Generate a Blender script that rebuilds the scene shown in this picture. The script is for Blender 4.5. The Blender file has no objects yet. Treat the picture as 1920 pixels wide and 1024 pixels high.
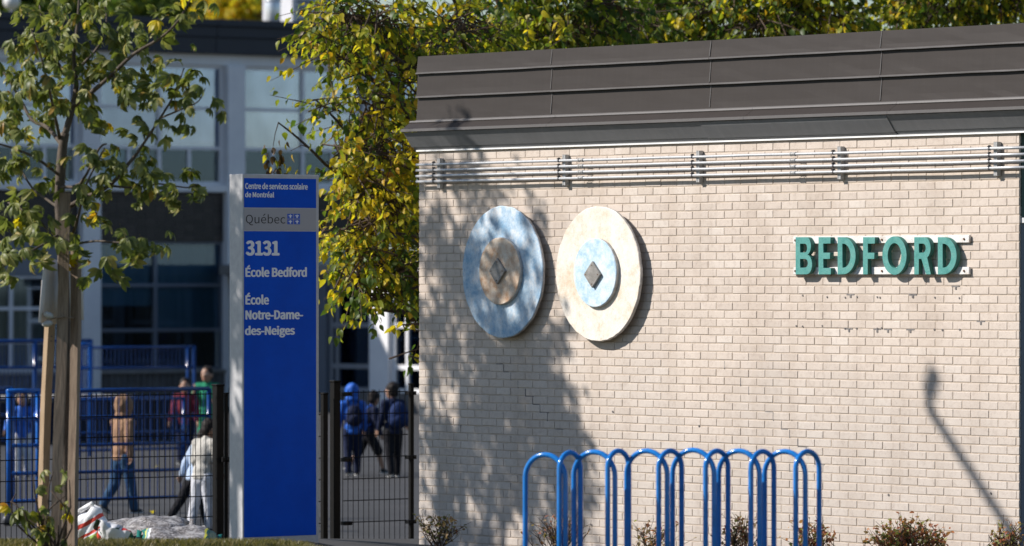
import bpy, math, random
import numpy as np
from mathutils import Vector, Matrix, Euler

R = math.radians
random.seed(7)
RNG = np.random.default_rng(11)
scene = bpy.context.scene
COL = scene.collection

# ------------------------------------------------------------------ camera, sky, sun, exposure
EYE = 2.8                       # the schoolyard is z = 0, the photographer stands on higher ground
FPX = 9770.0                    # focal length in pixels of the 1920 px wide photograph
cam = bpy.data.cameras.new("camera")
cam.sensor_width = 36.0
cam.lens = FPX / 1920 * 36.0
cam.shift_y = 4 / 1920
cam.clip_start = 0.5
cam.clip_end = 3000
cam.dof.use_dof = True
cam.dof.focus_distance = 40.8
cam.dof.aperture_fstop = 3.4
cam_o = bpy.data.objects.new("camera", cam)
COL.objects.link(cam_o)
cam_o.location = (0, 0, EYE)
cam_o.rotation_euler = (R(90), 0, 0)
scene.camera = cam_o

SUN_EL = 37.0
world = bpy.data.worlds.new("World")
scene.world = world
world.use_nodes = True
wn = world.node_tree
sky = wn.nodes.new("ShaderNodeTexSky")
sky.sky_type = 'NISHITA'
sky.sun_disc = False
sky.sun_elevation = R(SUN_EL)
sky.sun_rotation = R(270)
sky.air_density = 1.0
sky.dust_density = 0.3
sky.ozone_density = 3.0
wn.links.new(sky.outputs[0], wn.nodes['Background'].inputs[0])
wn.nodes['Background'].inputs[1].default_value = 0.085

sun = bpy.data.lights.new("sun", 'SUN')
sun.energy = 5.0
sun.angle = R(0.53)
sun.color = (1.0, 0.935, 0.86)
sun_o = bpy.data.objects.new("sun", sun)
COL.objects.link(sun_o)
sun_o.rotation_euler = Vector((math.cos(R(SUN_EL)), 0, -math.sin(R(SUN_EL)))).to_track_quat('-Z', 'Y').to_euler()
sun_o.location = (-30, 30, 30)

scene.view_settings.view_transform = 'Standard'
scene.view_settings.look = 'None'
scene.view_settings.gamma = 1
scene.view_settings.use_curve_mapping = False
scene.view_settings.exposure = 0.28
scene.render.engine = 'CYCLES'
scene.cycles.max_bounces = 8
scene.cycles.transparent_max_bounces = 12
scene.cycles.caustics_reflective = False
scene.cycles.caustics_refractive = False

# ------------------------------------------------------------------ helpers
class MB:
    """collects shapes and links them as one mesh"""
    def __init__(s):
        s.v = []; s.f = []; s.m = []
    def add(s, vs, fs, mi=0):
        o = len(s.v)
        s.v += [tuple(p) for p in vs]
        s.f += [tuple(i + o for i in f) for f in fs]
        s.m += [mi] * len(fs)
    def box(s, lo, hi, M=None, mi=0):
        (a, b, c), (d, e, f) = lo, hi
        vs = [Vector(p) for p in ((a,b,c),(d,b,c),(d,e,c),(a,e,c),(a,b,f),(d,b,f),(d,e,f),(a,e,f))]
        if M is not None: vs = [M @ p for p in vs]
        s.add(vs, [(0,3,2,1),(4,5,6,7),(0,1,5,4),(1,2,6,5),(2,3,7,6),(3,0,4,7)], mi)
    def bbox(s, lo, hi, b=0.004, M=None, mi=0):
        """box with chamfered edges on all sides (24 corners)"""
        lo = Vector(lo); hi = Vector(hi)
        b = min(b, *(0.45 * (hi[i] - lo[i]) for i in range(3)))
        vs = []; ids = {}
        for cx in (0, 1):
            for cy in (0, 1):
                for cz in (0, 1):
                    c = Vector((hi.x if cx else lo.x, hi.y if cy else lo.y, hi.z if cz else lo.z))
                    sg = Vector((-1 if cx else 1, -1 if cy else 1, -1 if cz else 1)) * b
                    for ax in range(3):
                        p = c.copy()
                        for k in range(3):
                            if k != ax: p[k] += sg[k]
                        ids[(cx, cy, cz, ax)] = len(vs); vs.append(p)
        fs = []
        for ax in range(3):
            for sd in (0, 1):
                o = [(0,0),(1,0),(1,1),(0,1)]
                q = []
                for a, c in o:
                    key = [0,0,0]; key[ax] = sd; key[(ax+1)%3] = a; key[(ax+2)%3] = c
                    q.append(ids[(*key, ax)])
                fs.append(q if sd else q[::-1])
        for ax in range(3):
            u, w = (ax+1)%3, (ax+2)%3
            for a in (0, 1):
                for c in (0, 1):
                    k0 = [0,0,0]; k1 = [0,0,0]
                    k0[ax] = 0; k1[ax] = 1
                    k0[u] = k1[u] = a; k0[w] = k1[w] = c
                    q = [ids[(*k0, u)], ids[(*k1, u)], ids[(*k1, w)], ids[(*k0, w)]]
                    fs.append(q if (a ^ c) else q[::-1])
        for cx in (0, 1):
            for cy in (0, 1):
                for cz in (0, 1):
                    q = [ids[(cx,cy,cz,k)] for k in range(3)]
                    fs.append(q if (cx + cy + cz) % 2 else q[::-1])
        if M is not None: vs = [M @ p for p in vs]
        s.add(vs, fs, mi)
    def tube(s, pts, r, n=8, caps=True, mi=0):
        pts = [Vector(p) for p in pts]
        rs = r if isinstance(r, (list, tuple)) else [r] * len(pts)
        base = len(s.v); vs = []; fs = []
        t0 = (pts[1] - pts[0]).normalized()
        ref = Vector((0,0,1)) if abs(t0.z) < 0.9 else Vector((1,0,0))
        nrm = t0.cross(ref).normalized()
        for i, p in enumerate(pts):
            if i == 0: t = pts[1] - pts[0]
            elif i == len(pts) - 1: t = pts[-1] - pts[-2]
            else: t = (pts[i+1] - pts[i]).normalized() + (pts[i] - pts[i-1]).normalized()
            t.normalize()
            nrm = (nrm - t * nrm.dot(t)).normalized()
            bn = t.cross(nrm)
            for k in range(n):
                a = 2 * math.pi * k / n
                vs.append(p + (nrm * math.cos(a) + bn * math.sin(a)) * rs[i])
        for i in range(len(pts) - 1):
            for k in range(n):
                a, b = i*n + k, i*n + (k+1) % n
                fs.append((a, b, b + n, a + n))
        if caps:
            fs.append(tuple(range(n))[::-1])
            fs.append(tuple(range((len(pts)-1)*n, len(pts)*n)))
        s.add(vs, fs, mi)
    def extrude_x(s, prof, x0, x1, mi=0):
        """closed (y,z) profile pulled along x"""
        n = len(prof)
        vs = [(x0, y, z) for y, z in prof] + [(x1, y, z) for y, z in prof]
        fs = [(i, i + n, (i+1) % n + n, (i+1) % n) for i in range(n)]
        fs += [tuple(range(n)), tuple(range(n, 2*n))[::-1]]
        s.add(vs, fs, mi)
    def ell(s, c, r, M=None, seg=12, ring=8, mi=0):
        c = Vector(c); vs = [Vector((0,0,r[2]))]
        for i in range(1, ring):
            th = math.pi * i / ring
            for k in range(seg):
                a = 2*math.pi*k/seg
                vs.append(Vector((r[0]*math.sin(th)*math.cos(a), r[1]*math.sin(th)*math.sin(a), r[2]*math.cos(th))))
        vs.append(Vector((0,0,-r[2])))
        fs = [(0, 1+k, 1+(k+1)%seg) for k in range(seg)]
        for i in range(ring-2):
            for k in range(seg):
                a, b = 1+i*seg+k, 1+i*seg+(k+1)%seg
                fs.append((a, a+seg, b+seg, b))
        l = len(vs)-1; o = 1+(ring-2)*seg
        fs += [(o+k, l, o+(k+1)%seg) for k in range(seg)]
        if M is not None: vs = [M @ p for p in vs]
        s.add([p + c for p in vs], fs, mi)
    def cap(s, p, q, r1, r2, n=10):
        """closed tapered capsule"""
        p = Vector(p); q = Vector(q)
        s.tube([p, q], [r1, r2], n)
        s.ell(p, (r1,)*3, None, n, 6); s.ell(q, (r2,)*3, None, n, 6)
    def mesh(s, name, smooth=False):
        me = bpy.data.meshes.new(name)
        me.from_pydata(s.v, [], s.f)
        if any(s.m): me.polygons.foreach_set("material_index", s.m)
        if smooth: me.polygons.foreach_set("use_smooth", [True] * len(me.polygons))
        me.update()
        return me
    def build(s, name, mats, parent=None, smooth=False, **k):
        return obj(name, s.mesh(name, smooth), mats, parent, **k)

def obj(name, me, mats=None, parent=None, loc=None, label=None, cat=None, group=None, kind=None):
    if mats is not None and len(me.materials) == 0:
        for m in (mats if isinstance(mats, (list, tuple)) else [mats]): me.materials.append(m)
    o = bpy.data.objects.new(name, me)
    COL.objects.link(o)
    if parent is not None: o.parent = parent
    if loc is not None: o.location = loc
    tag(o, label, cat, group, kind)
    return o

def tag(o, label=None, cat=None, group=None, kind=None):
    if label: o["label"] = label
    if cat: o["category"] = cat
    if group: o["group"] = group
    if kind: o["kind"] = kind
    return o

def thing(name, label, cat, loc=(0,0,0), rz=0.0, group=None):
    o = bpy.data.objects.new(name, None)
    o.empty_display_size = 0.2
    COL.objects.link(o)
    o.location = loc; o.rotation_euler = (0, 0, rz)
    return tag(o, label, cat, group)

def at(px, py, Y):
    return Vector(((px - 960) / FPX * Y, Y, EYE - (py - 516) / FPX * Y))

class Frame:
    """vertical plane through c: local x along t, local -y towards the viewer's side, z up"""
    def __init__(s, c, ang):
        s.c = Vector((c[0], c[1], 0)); s.a = ang
        s.t = Vector((math.cos(ang), math.sin(ang), 0))
        s.n = Vector((math.sin(ang), -math.cos(ang), 0))
    def px(s, px, py, d=0.0):
        """photo pixel -> (x, z) on the plane standing d proud"""
        rx = (px - 960) / FPX
        cx, cy = s.c.x + d * s.n.x, s.c.y + d * s.n.y
        m = (rx * cy - cx) / (s.t.x - rx * s.t.y)
        Y = cy + m * s.t.y
        return m, EYE - (py - 516) / FPX * Y
    def w(s, x, y, z):
        p = s.c + s.t * x - s.n * y
        return Vector((p.x, p.y, z))

ANG_W = -math.acos(0.6115)               # the brick wall
ANG_F = ANG_W + math.pi / 2              # school front, pylon and fence stand square to it
FW = Frame((-0.80, 45.0), ANG_W)

# ------------------------------------------------------------------ materials
def mat(name, base, rough=0.6, metal=0.0, spec=0.5, **k):
    m = bpy.data.materials.new(name)
    m.use_nodes = True
    b = m.node_tree.nodes['Principled BSDF']
    b.inputs['Base Color'].default_value = (*base, 1)
    b.inputs['Roughness'].default_value = rough
    b.inputs['Metallic'].default_value = metal
    b.inputs['Specular IOR Level'].default_value = spec
    return m

def nd(m, typ, **k):
    n = m.node_tree.nodes.new(typ)
    for a, v in k.items(): setattr(n, a, v)
    return n

def lk(m, a, b): m.node_tree.links.new(a, b)

def ramp(m, fac, stops, interp='LINEAR'):
    r = nd(m, 'ShaderNodeValToRGB')
    r.color_ramp.interpolation = interp
    e = r.color_ramp.elements
    while len(e) < len(stops): e.new(0.5)
    for i, (p, c) in enumerate(stops):
        e[i].position = p; e[i].color = (*c, 1)
    lk(m, fac, r.inputs[0])
    return r.outputs[0]

def noise(m, scale, detail=4, rough=0.6, coord='Object', stretch=None):
    tc = nd(m, 'ShaderNodeTexCoord')
    src = tc.outputs[coord]
    if stretch:
        mp = nd(m, 'ShaderNodeMapping'); mp.inputs['Scale'].default_value = stretch
        lk(m, src, mp.inputs[0]); src = mp.outputs[0]
    n = nd(m, 'ShaderNodeTexNoise')
    n.inputs['Scale'].default_value = scale
    n.inputs['Detail'].default_value = detail
    n.inputs['Roughness'].default_value = rough
    lk(m, src, n.inputs['Vector'])
    return n.outputs['Fac']

def mixc(m, fac, a, b, mode='MIX'):
    x = nd(m, 'ShaderNodeMix', data_type='RGBA', blend_type=mode)
    for s, v in ((x.inputs['Factor'], fac), (x.inputs[6], a), (x.inputs[7], b)):
        if hasattr(v, 'links'): lk(m, v, s)
        elif isinstance(v, (int, float)): s.default_value = v
        else: s.default_value = (*v, 1)
    return x.outputs[2]

def bsdf(m): return m.node_tree.nodes['Principled BSDF']

def bump(m, h, strength=0.3, dist=0.01):
    b = nd(m, 'ShaderNodeBump')
    b.inputs['Strength'].default_value = strength
    b.inputs['Distance'].default_value = dist
    lk(m, h, b.inputs['Height'])
    lk(m, b.outputs[0], bsdf(m).inputs['Normal'])

def varied(name, stops, scale, rough=0.6, metal=0.0, spec=0.5, b=0.0, bd=0.01, detail=5, stretch=None, coord='Object'):
    m = mat(name, stops[0][1], rough, metal, spec)
    f = noise(m, scale, detail, 0.6, coord, stretch)
    lk(m, ramp(m, f, stops), bsdf(m).inputs['Base Color'])
    if b: bump(m, f, b, bd)
    return m

def rnd_piece(m):
    oi = nd(m, 'ShaderNodeObjectInfo'); g = nd(m, 'ShaderNodeNewGeometry')
    a = nd(m, 'ShaderNodeMath', operation='ADD'); lk(m, oi.outputs['Random'], a.inputs[0]); lk(m, g.outputs['Random Per Island'], a.inputs[1])
    fr = nd(m, 'ShaderNodeMath', operation='FRACT'); lk(m, a.outputs[0], fr.inputs[0])
    return fr.outputs[0]

M = {}
# painted brick: each brick its own tone, worn and speckled
def brick_mat():
    m = mat('painted_brick', (0.6, 0.5, 0.42), 0.75, 0, 0.3)
    g = nd(m, 'ShaderNodeNewGeometry')
    n1 = nd(m, 'ShaderNodeTexNoise'); n1.inputs['Scale'].default_value = 0.9; n1.inputs['Detail'].default_value = 5; n1.inputs['Roughness'].default_value = 0.65
    n2 = nd(m, 'ShaderNodeTexNoise'); n2.inputs['Scale'].default_value = 130; n2.inputs['Detail'].default_value = 3
    n3 = nd(m, 'ShaderNodeTexNoise'); n3.inputs['Scale'].default_value = 22; n3.inputs['Detail'].default_value = 5; n3.inputs['Roughness'].default_value = 0.7
    for n in (n1, n2, n3): lk(m, g.outputs['Position'], n.inputs['Vector'])
    tone = ramp(m, rnd_piece(m), [(0.0, (0.585, 0.505, 0.44)), (0.2, (0.62, 0.535, 0.465)), (0.85, (0.65, 0.565, 0.495)), (1.0, (0.685, 0.61, 0.545))])
    # bare, greyer brick showing lower down
    sep = nd(m, 'ShaderNodeSeparateXYZ'); lk(m, g.outputs['Position'], sep.inputs[0])
    mr = nd(m, 'ShaderNodeMapRange'); lk(m, sep.outputs[2], mr.inputs[0])
    mr.inputs[1].default_value = 2.6; mr.inputs[2].default_value = 1.0; mr.inputs[3].default_value = 0; mr.inputs[4].default_value = 0.55
    ad = nd(m, 'ShaderNodeMath', operation='ADD'); lk(m, mr.outputs[0], ad.inputs[0]); lk(m, n1.outputs[0], ad.inputs[1])
    fac = ramp(m, ad.outputs[0], [(0.55, (0,0,0)), (0.95, (0.55,)*3)])
    c = mixc(m, fac, tone, (0.52, 0.475, 0.435))
    speck = ramp(m, n2.outputs[0], [(0.3, (0.55,)*3), (0.42, (1,1,1))])
    sp = mixc(m, 0.35, (1,1,1), speck)
    c = mixc(m, 1.0, c, sp, 'MULTIPLY')
    worn = ramp(m, n3.outputs[0], [(0.33, (0.8, 0.78, 0.77)), (0.5, (1,1,1))])
    c = mixc(m, 0.7, c, worn, 'MULTIPLY')
    n4 = nd(m, 'ShaderNodeTexNoise'); n4.inputs['Scale'].default_value = 2.4; n4.inputs['Detail'].default_value = 5
    mp4 = nd(m, 'ShaderNodeMapping'); mp4.inputs['Scale'].default_value = (1.6, 1.6, 0.22); lk(m, g.outputs['Position'], mp4.inputs[0]); lk(m, mp4.outputs[0], n4.inputs['Vector'])
    c = mixc(m, 1.0, c, ramp(m, n4.outputs[0], [(0.34, (0.90, 0.885, 0.87)), (0.5, (0.985,)*3), (0.7, (1.02,)*3)]), 'MULTIPLY')
    lk(m, c, bsdf(m).inputs['Base Color'])
    bump(m, n3.outputs[0], 0.35, 0.004)
    return m
M['brick'] = brick_mat()
M['mortar'] = varied('painted_mortar', [(0.3, (0.43, 0.355, 0.285)), (0.7, (0.54, 0.455, 0.375))], 14, 0.85, b=0.4, bd=0.004)
M['crack'] = varied('grey_repair_mortar', [(0.3, (0.13, 0.12, 0.12)), (0.7, (0.27, 0.25, 0.24))], 30, 0.9)
def sheet_metal(name, c, rough=0.38, metal=0.0):
    m = mat(name, c, rough, metal, 0.25)
    f = noise(m, 3.0, 6, 0.65, 'Object', (0.35, 1, 3))
    lk(m, ramp(m, f, [(0.3, tuple(x*0.95 for x in c)), (0.7, tuple(x*1.05 for x in c))]), bsdf(m).inputs['Base Color'])
    st = noise(m, 6.0, 5, 0.7, 'Object', (3.0, 1, 0.12))
    dirt = ramp(m, st, [(0.35, (0.93,)*3), (0.6, (1.0,)*3), (0.78, (1.16,)*3)])
    lk(m, mixc(m, 1.0, ramp(m, f, [(0.3, tuple(x*0.94 for x in c)), (0.7, tuple(x*1.06 for x in c))]), dirt, 'MULTIPLY'), bsdf(m).inputs['Base Color'])
    f2 = noise(m, 2.2, 2, 0.5, 'Object', (0.7, 1, 1.5))
    bump(m, f2, 0.16, 0.03)
    return m
M['fascia'] = sheet_metal('brown_sheet_metal', (0.038, 0.031, 0.028), 0.55)
M['fascia_lip_lit'] = sheet_metal('sunlit_brown_folded_lip', (0.13, 0.122, 0.12), 0.4)  # folded edges paler than the panels, painting in the light they catch
M['soffit'] = sheet_metal('grey_soffit_metal', (0.22, 0.225, 0.235), 0.5)
M['galv'] = varied('galvanised_steel', [(0.3, (0.48, 0.49, 0.51)), (0.7, (0.62, 0.63, 0.65))], 60, 0.35, 0.35)
M['galv_dull'] = varied('dull_galvanised_steel', [(0.3, (0.36, 0.36, 0.36)), (0.7, (0.5, 0.5, 0.5))], 60, 0.55, 0.0)
M['dark_steel'] = mat('dark_steel_clamp', (0.10, 0.10, 0.11), 0.45, 0.6)
M['white_metal'] = varied('white_metal', [(0.3, (0.72, 0.72, 0.72)), (0.8, (0.82, 0.82, 0.81))], 25, 0.4)
def weathered(name, a, b, c, sc=9):
    m = mat(name, a, 0.8, 0, 0.25)
    f = noise(m, sc, 8, 0.72, 'Object')
    f2 = noise(m, sc * 7.5, 8, 0.75, 'Object', (1, 1, 0.7))
    base = ramp(m, f, [(0.34, a), (0.5, b), (0.66, c)])
    sp = ramp(m, f2, [(0.30, (0.55, 0.55, 0.55)), (0.42, (0.95, 0.95, 0.95)), (0.7, (1.14, 1.14, 1.14))])
    f3 = noise(m, sc * 16, 3, 0.6, 'Object'); ch = ramp(m, f3, [(0.245, (0.3, 0.28, 0.27)), (0.29, (1, 1, 1))])
    lk(m, mixc(m, 1.0, mixc(m, 0.8, base, sp, 'MULTIPLY'), ch, 'MULTIPLY'), bsdf(m).inputs['Base Color'])
    bump(m, f2, 0.6, 0.008)
    return m
M['disc_blue'] = weathered('weathered_blue_paint', (0.24, 0.43, 0.63), (0.47, 0.61, 0.74), (0.75, 0.78, 0.81), 8)
M['disc_pale_blue'] = weathered('weathered_pale_blue_paint', (0.36, 0.58, 0.77), (0.60, 0.74, 0.84), (0.80, 0.82, 0.83), 11)
M['disc_cream'] = weathered('weathered_cream_paint', (0.72, 0.58, 0.43), (0.82, 0.75, 0.66), (0.87, 0.83, 0.77), 6)
M['disc_tan'] = weathered('weathered_tan_paint', (0.58, 0.34, 0.20), (0.70, 0.55, 0.42), (0.80, 0.72, 0.62), 11)
M['plate'] = weathered('weathered_grey_plate', (0.2, 0.19, 0.18), (0.29, 0.28, 0.26), (0.40, 0.38, 0.36), 12)
M['disc_edge'] = weathered('bare_concrete_edge', (0.36, 0.35, 0.33), (0.5, 0.48, 0.46), (0.6, 0.58, 0.55), 16)
M['letter'] = weathered('faded_green_letter_paint', (0.075, 0.275, 0.25), (0.105, 0.335, 0.305), (0.15, 0.365, 0.33), 14)
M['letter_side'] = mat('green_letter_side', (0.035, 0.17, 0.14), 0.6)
M['rail_white'] = weathered('stained_white_strip', (0.60, 0.52, 0.45), (0.78, 0.77, 0.75), (0.82, 0.82, 0.81), 10)
M['rust'] = varied('rusty_bolt', [(0.3, (0.06, 0.035, 0.02)), (0.7, (0.2, 0.09, 0.04))], 80, 0.8)
def sign_blue():
    m = mat('blue_sign_film', (0.006, 0.06, 0.42), 0.4, 0, 0.08)
    f = noise(m, 3, 5, 0.7, 'Object'); f2 = noise(m, 70, 3, 0.6, 'Object')
    c = ramp(m, f, [(0.3, (0.001, 0.078, 0.56)), (0.7, (0.001, 0.10, 0.68))])
    lk(m, c, bsdf(m).inputs['Base Color'])
    lk(m, ramp(m, f2, [(0.3, (0.25,)*3), (0.7, (0.42,)*3)]), bsdf(m).inputs['Roughness'])
    return m
M['sign_blue'] = sign_blue()
M['sign_grey'] = varied('sign_grey_aluminium', [(0.3, (0.46, 0.46, 0.48)), (0.7, (0.56, 0.56, 0.57))], 20, 0.45, 0.0)
M['sign_band'] = mat('sign_silver_band', (0.40, 0.39, 0.41), 0.5)
M['sign_white'] = mat('sign_white_lettering', (0.90, 0.90, 0.92), 0.5)
M['sign_black'] = mat('sign_black_lettering', (0.02, 0.02, 0.022), 0.5)
M['flag_blue'] = mat('flag_blue', (0.02, 0.10, 0.55), 0.45)
M['fence'] = mat('black_fence_coating', (0.007, 0.007, 0.008), 0.5, 0, 0.2)
M['post'] = varied('black_post_coating', [(0.3, (0.005, 0.005, 0.005)), (0.7, (0.010, 0.009, 0.008))], 20, 0.6, 0.0, 0.15)
def blue_paint(name, c):
    m = mat(name, c, 0.3, 0, 0.5)
    f = noise(m, 8, 6, 0.75)
    lk(m, ramp(m, f, [(0.3, tuple(x * 0.75 for x in c)), (0.55, c), (0.8, tuple(min(1, x * 1.12) for x in c))]), bsdf(m).inputs['Base Color'])
    chips = noise(m, 38, 6, 0.75)
    col_in = bsdf(m).inputs['Base Color'].links[0].from_socket
    lk(m, mixc(m, ramp(m, chips, [(0.66, (0,0,0)), (0.70, (0.8,)*3)]), col_in, (0.012, 0.03, 0.09)), bsdf(m).inputs['Base Color'])
    f2 = noise(m, 60, 4, 0.6)
    lk(m, ramp(m, f2, [(0.3, (0.10,)*3), (0.7, (0.2,)*3)]), bsdf(m).inputs['Roughness'])
    return m
M['rack_blue'] = blue_paint('blue_rack_paint', (0.014, 0.205, 0.64))
M['rail_blue_shaded'] = blue_paint('shaded_blue_railing_paint', (0.006, 0.043, 0.19))  # blue darkened to paint in the shade on the railings
M['gate_blue_sunlit'] = blue_paint('sunlit_blue_gate_paint', (0.010, 0.12, 0.48))  # lighter copy of the railing blue, painting in sun on the gates
M['strap'] = mat('dull_white_strap', (0.48, 0.47, 0.45), 0.7)
M['wood'] = varied('grey_weathered_wood', [(0.25, (0.14, 0.10, 0.07)), (0.5, (0.245, 0.18, 0.13)), (0.75, (0.34, 0.265, 0.195))], 26, 0.85, b=0.5, bd=0.006, stretch=(3, 3, 0.22))
M['wood_sunlit'] = varied('sunlit_pale_wood', [(0.25, (0.36, 0.25, 0.15)), (0.75, (0.52, 0.38, 0.25))], 26, 0.85, b=0.4, bd=0.005, stretch=(3, 3, 0.22))  # stake wood painted paler for the sun falling on it
M['bark'] = varied('grey_brown_bark', [(0.3, (0.055, 0.042, 0.033)), (0.7, (0.15, 0.12, 0.095))], 28, 0.9, b=0.8, bd=0.012, stretch=(1, 1, 0.35))
M['bark_dark'] = varied('dark_bark', [(0.3, (0.03, 0.024, 0.02)), (0.7, (0.085, 0.068, 0.055))], 24, 0.9, b=0.8, bd=0.012, stretch=(1, 1, 0.35))
M['paper'] = mat('white_plastic_sheet', (0.84, 0.82, 0.85), 0.5)
M['white_wall'] = varied('white_painted_concrete', [(0.3, (0.74, 0.74, 0.77)), (0.7, (0.82, 0.82, 0.84))], 2.5, 0.7)
M['pale_metal'] = varied('pale_grey_metal', [(0.3, (0.62, 0.62, 0.66)), (0.7, (0.72, 0.72, 0.75))], 4, 0.5)
M['navy'] = sheet_metal('navy_parapet_metal', (0.036, 0.041, 0.055), 0.45)
M['tile'] = None
def tile_mat():
    m = mat('dark_glazed_brick', (0.02, 0.017, 0.016), 0.4, 0, 0.4)
    c = ramp(m, rnd_piece(m), [(0, (0.010, 0.008, 0.009)), (0.6, (0.022, 0.017, 0.017)), (1, (0.036, 0.027, 0.026))])
    lk(m, c, bsdf(m).inputs['Base Color'])
    return m
M['tile'] = tile_mat()
M['tile_joint'] = mat('pale_tile_joint', (0.075, 0.067, 0.066), 0.9)
M['interior'] = mat('dark_room_interior', (0.035, 0.035, 0.038), 0.9)
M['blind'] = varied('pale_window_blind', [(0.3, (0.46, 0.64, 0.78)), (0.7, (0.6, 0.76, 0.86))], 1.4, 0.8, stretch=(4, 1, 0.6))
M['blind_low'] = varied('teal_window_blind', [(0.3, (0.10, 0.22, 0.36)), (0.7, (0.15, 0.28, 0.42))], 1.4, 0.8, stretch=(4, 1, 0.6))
M['curtain'] = varied('grey_curtain', [(0.3, (0.16, 0.15, 0.15)), (0.7, (0.33, 0.31, 0.3))], 3.0, 0.9, stretch=(6, 1, 0.3))
def glass_mat(nm='window_glass', k=0.0):
    m = mat(nm, (0.5, 0.5, 0.5))
    nt = m.node_tree; nt.nodes.remove(nt.nodes['Principled BSDF'])
    tr = nd(m, 'ShaderNodeBsdfTransparent'); tr.inputs[0].default_value = (0.80, 0.86, 0.87, 1)
    gl = nd(m, 'ShaderNodeBsdfGlossy'); gl.inputs['Roughness'].default_value = 0.03; gl.inputs[0].default_value = (0.5, 0.68, 1.0, 1)
    lw = nd(m, 'ShaderNodeFresnel'); lw.inputs['IOR'].default_value = 1.55
    mx = nd(m, 'ShaderNodeMixShader')
    mr = nd(m, 'ShaderNodeMath', operation='MULTIPLY_ADD'); lk(m, lw.outputs[0], mr.inputs[0]); mr.inputs[1].default_value = 1 - k; mr.inputs[2].default_value = k
    if k:
        f = noise(m, 0.9, 2, .5, 'Object'); lk(m, mixc(m, 1.0, ramp(m, rnd_piece(m), [(0, (0.40, 0.50, 0.78)), (1, (0.64, 0.75, 1.0))]), ramp(m, f, [(0.35, (0.8,)*3), (0.65, (1.1,)*3)]), 'MULTIPLY'), gl.inputs[0])
    lk(m, mr.outputs[0], mx.inputs[0]); lk(m, tr.outputs[0], mx.inputs[1]); lk(m, gl.outputs[0], mx.inputs[2])
    lk(m, mx.outputs[0], nt.nodes['Material Output'].inputs['Surface'])
    return m
M['glass'] = glass_mat()
M['mirror_glass'] = glass_mat('coated_window_glass', 0.34)
M['steel_stack'] = varied('bright_stainless_duct', [(0.3, (0.62, 0.64, 0.66)), (0.7, (0.8, 0.82, 0.84))], 3, 0.32, 0.6)
M['asphalt'] = varied('grey_asphalt', [(0.3, (0.032, 0.031, 0.032)), (0.5, (0.040, 0.039, 0.040)), (0.7, (0.051, 0.049, 0.050))], 0.9, 0.85, b=0.2, bd=0.01, detail=12)
M['soil'] = varied('dark_soil_and_mulch', [(0.3, (0.022, 0.016, 0.011)), (0.5, (0.055, 0.042, 0.028)), (0.7, (0.11, 0.085, 0.055))], 9, 0.95, b=0.8, bd=0.05, detail=10)
M['turf'] = varied('dry_turf_ground', [(0.3, (0.05, 0.048, 0.02)), (0.5, (0.09, 0.085, 0.035)), (0.7, (0.16, 0.14, 0.07))], 7, 0.95, b=0.8, bd=0.04, detail=10)
M['slab'] = varied('grey_concrete', [(0.3, (0.22, 0.215, 0.21)), (0.7, (0.32, 0.31, 0.30))], 5, 0.85)
M['ribbed'] = varied('grey_ribbed_concrete', [(0.3, (0.10, 0.098, 0.10)), (0.7, (0.15, 0.148, 0.15))], 3, 0.8)
M['slate'] = mat('slate_grey_cladding', (0.14, 0.16, 0.20), 0.5)
M['dull_frame'] = mat('dull_grey_frame', (0.24, 0.25, 0.28), 0.5)
M['ramp_navy'] = varied('dark_navy_panel', [(0.3, (0.010, 0.015, 0.035)), (0.7, (0.018, 0.025, 0.055))], 3, 0.7, 0, 0.2)
M['deep_green'] = mat('deep_green_panel', (0.006, 0.05, 0.045), 0.4)

def leaf_mat(name, stops, trans=0.45, rough=0.42):
    m = mat(name, stops[0][1], rough, 0, 0.25)
    nt = m.node_tree; b = bsdf(m)
    c = ramp(m, rnd_piece(m), stops)
    sp = noise(m, 14, 3, 0.6, 'Object')
    c = mixc(m, ramp(m, sp, [(0.45, (0,0,0)), (0.75, (0.35,)*3)]), c, (0.16, 0.10, 0.03))
    lk(m, c, b.inputs['Base Color'])
    tl = nd(m, 'ShaderNodeBsdfTranslucent')
    c2 = mixc(m, 1.0, c, (1.5, 1.6, 0.75), 'MULTIPLY'); lk(m, c2, tl.inputs[0])
    mx = nd(m, 'ShaderNodeMixShader'); mx.inputs[0].default_value = trans
    lk(m, b.outputs[0], mx.inputs[1]); lk(m, tl.outputs[0], mx.inputs[2])
    lk(m, mx.outputs[0], nt.nodes['Material Output'].inputs['Surface'])
    return m
M['leaf_young'] = leaf_mat('young_tree_leaf', [(0, (0.075, 0.105, 0.026)), (0.5, (0.155, 0.19, 0.052)), (0.85, (0.28, 0.295, 0.115)), (0.97, (0.36, 0.31, 0.11)), (1, (0.38, 0.20, 0.03))], 0.34)
M['leaf_dark'] = leaf_mat('dark_green_leaf', [(0, (0.04, 0.085, 0.02)), (0.6, (0.085, 0.15, 0.03)), (1, (0.17, 0.22, 0.045))], 0.45)
M['leaf_mid'] = leaf_mat('mid_green_leaf', [(0, (0.13, 0.18, 0.022)), (0.6, (0.30, 0.33, 0.035)), (1, (0.48, 0.43, 0.045))], 0.55)
M['leaf_yellow'] = leaf_mat('yellow_autumn_leaf', [(0, (0.40, 0.37, 0.035)), (0.45, (0.60, 0.49, 0.035)), (0.85, (0.74, 0.54, 0.035)), (1, (0.52, 0.24, 0.025))], 0.5)
M['leaf_brown'] = leaf_mat('withered_brown_leaf', [(0, (0.05, 0.03, 0.015)), (1, (0.13, 0.08, 0.035))], 0.25)
M['shrub_green'] = leaf_mat('shrub_leaf_green', [(0, (0.13, 0.15, 0.05)), (1, (0.32, 0.33, 0.12))], 0.4)
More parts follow.
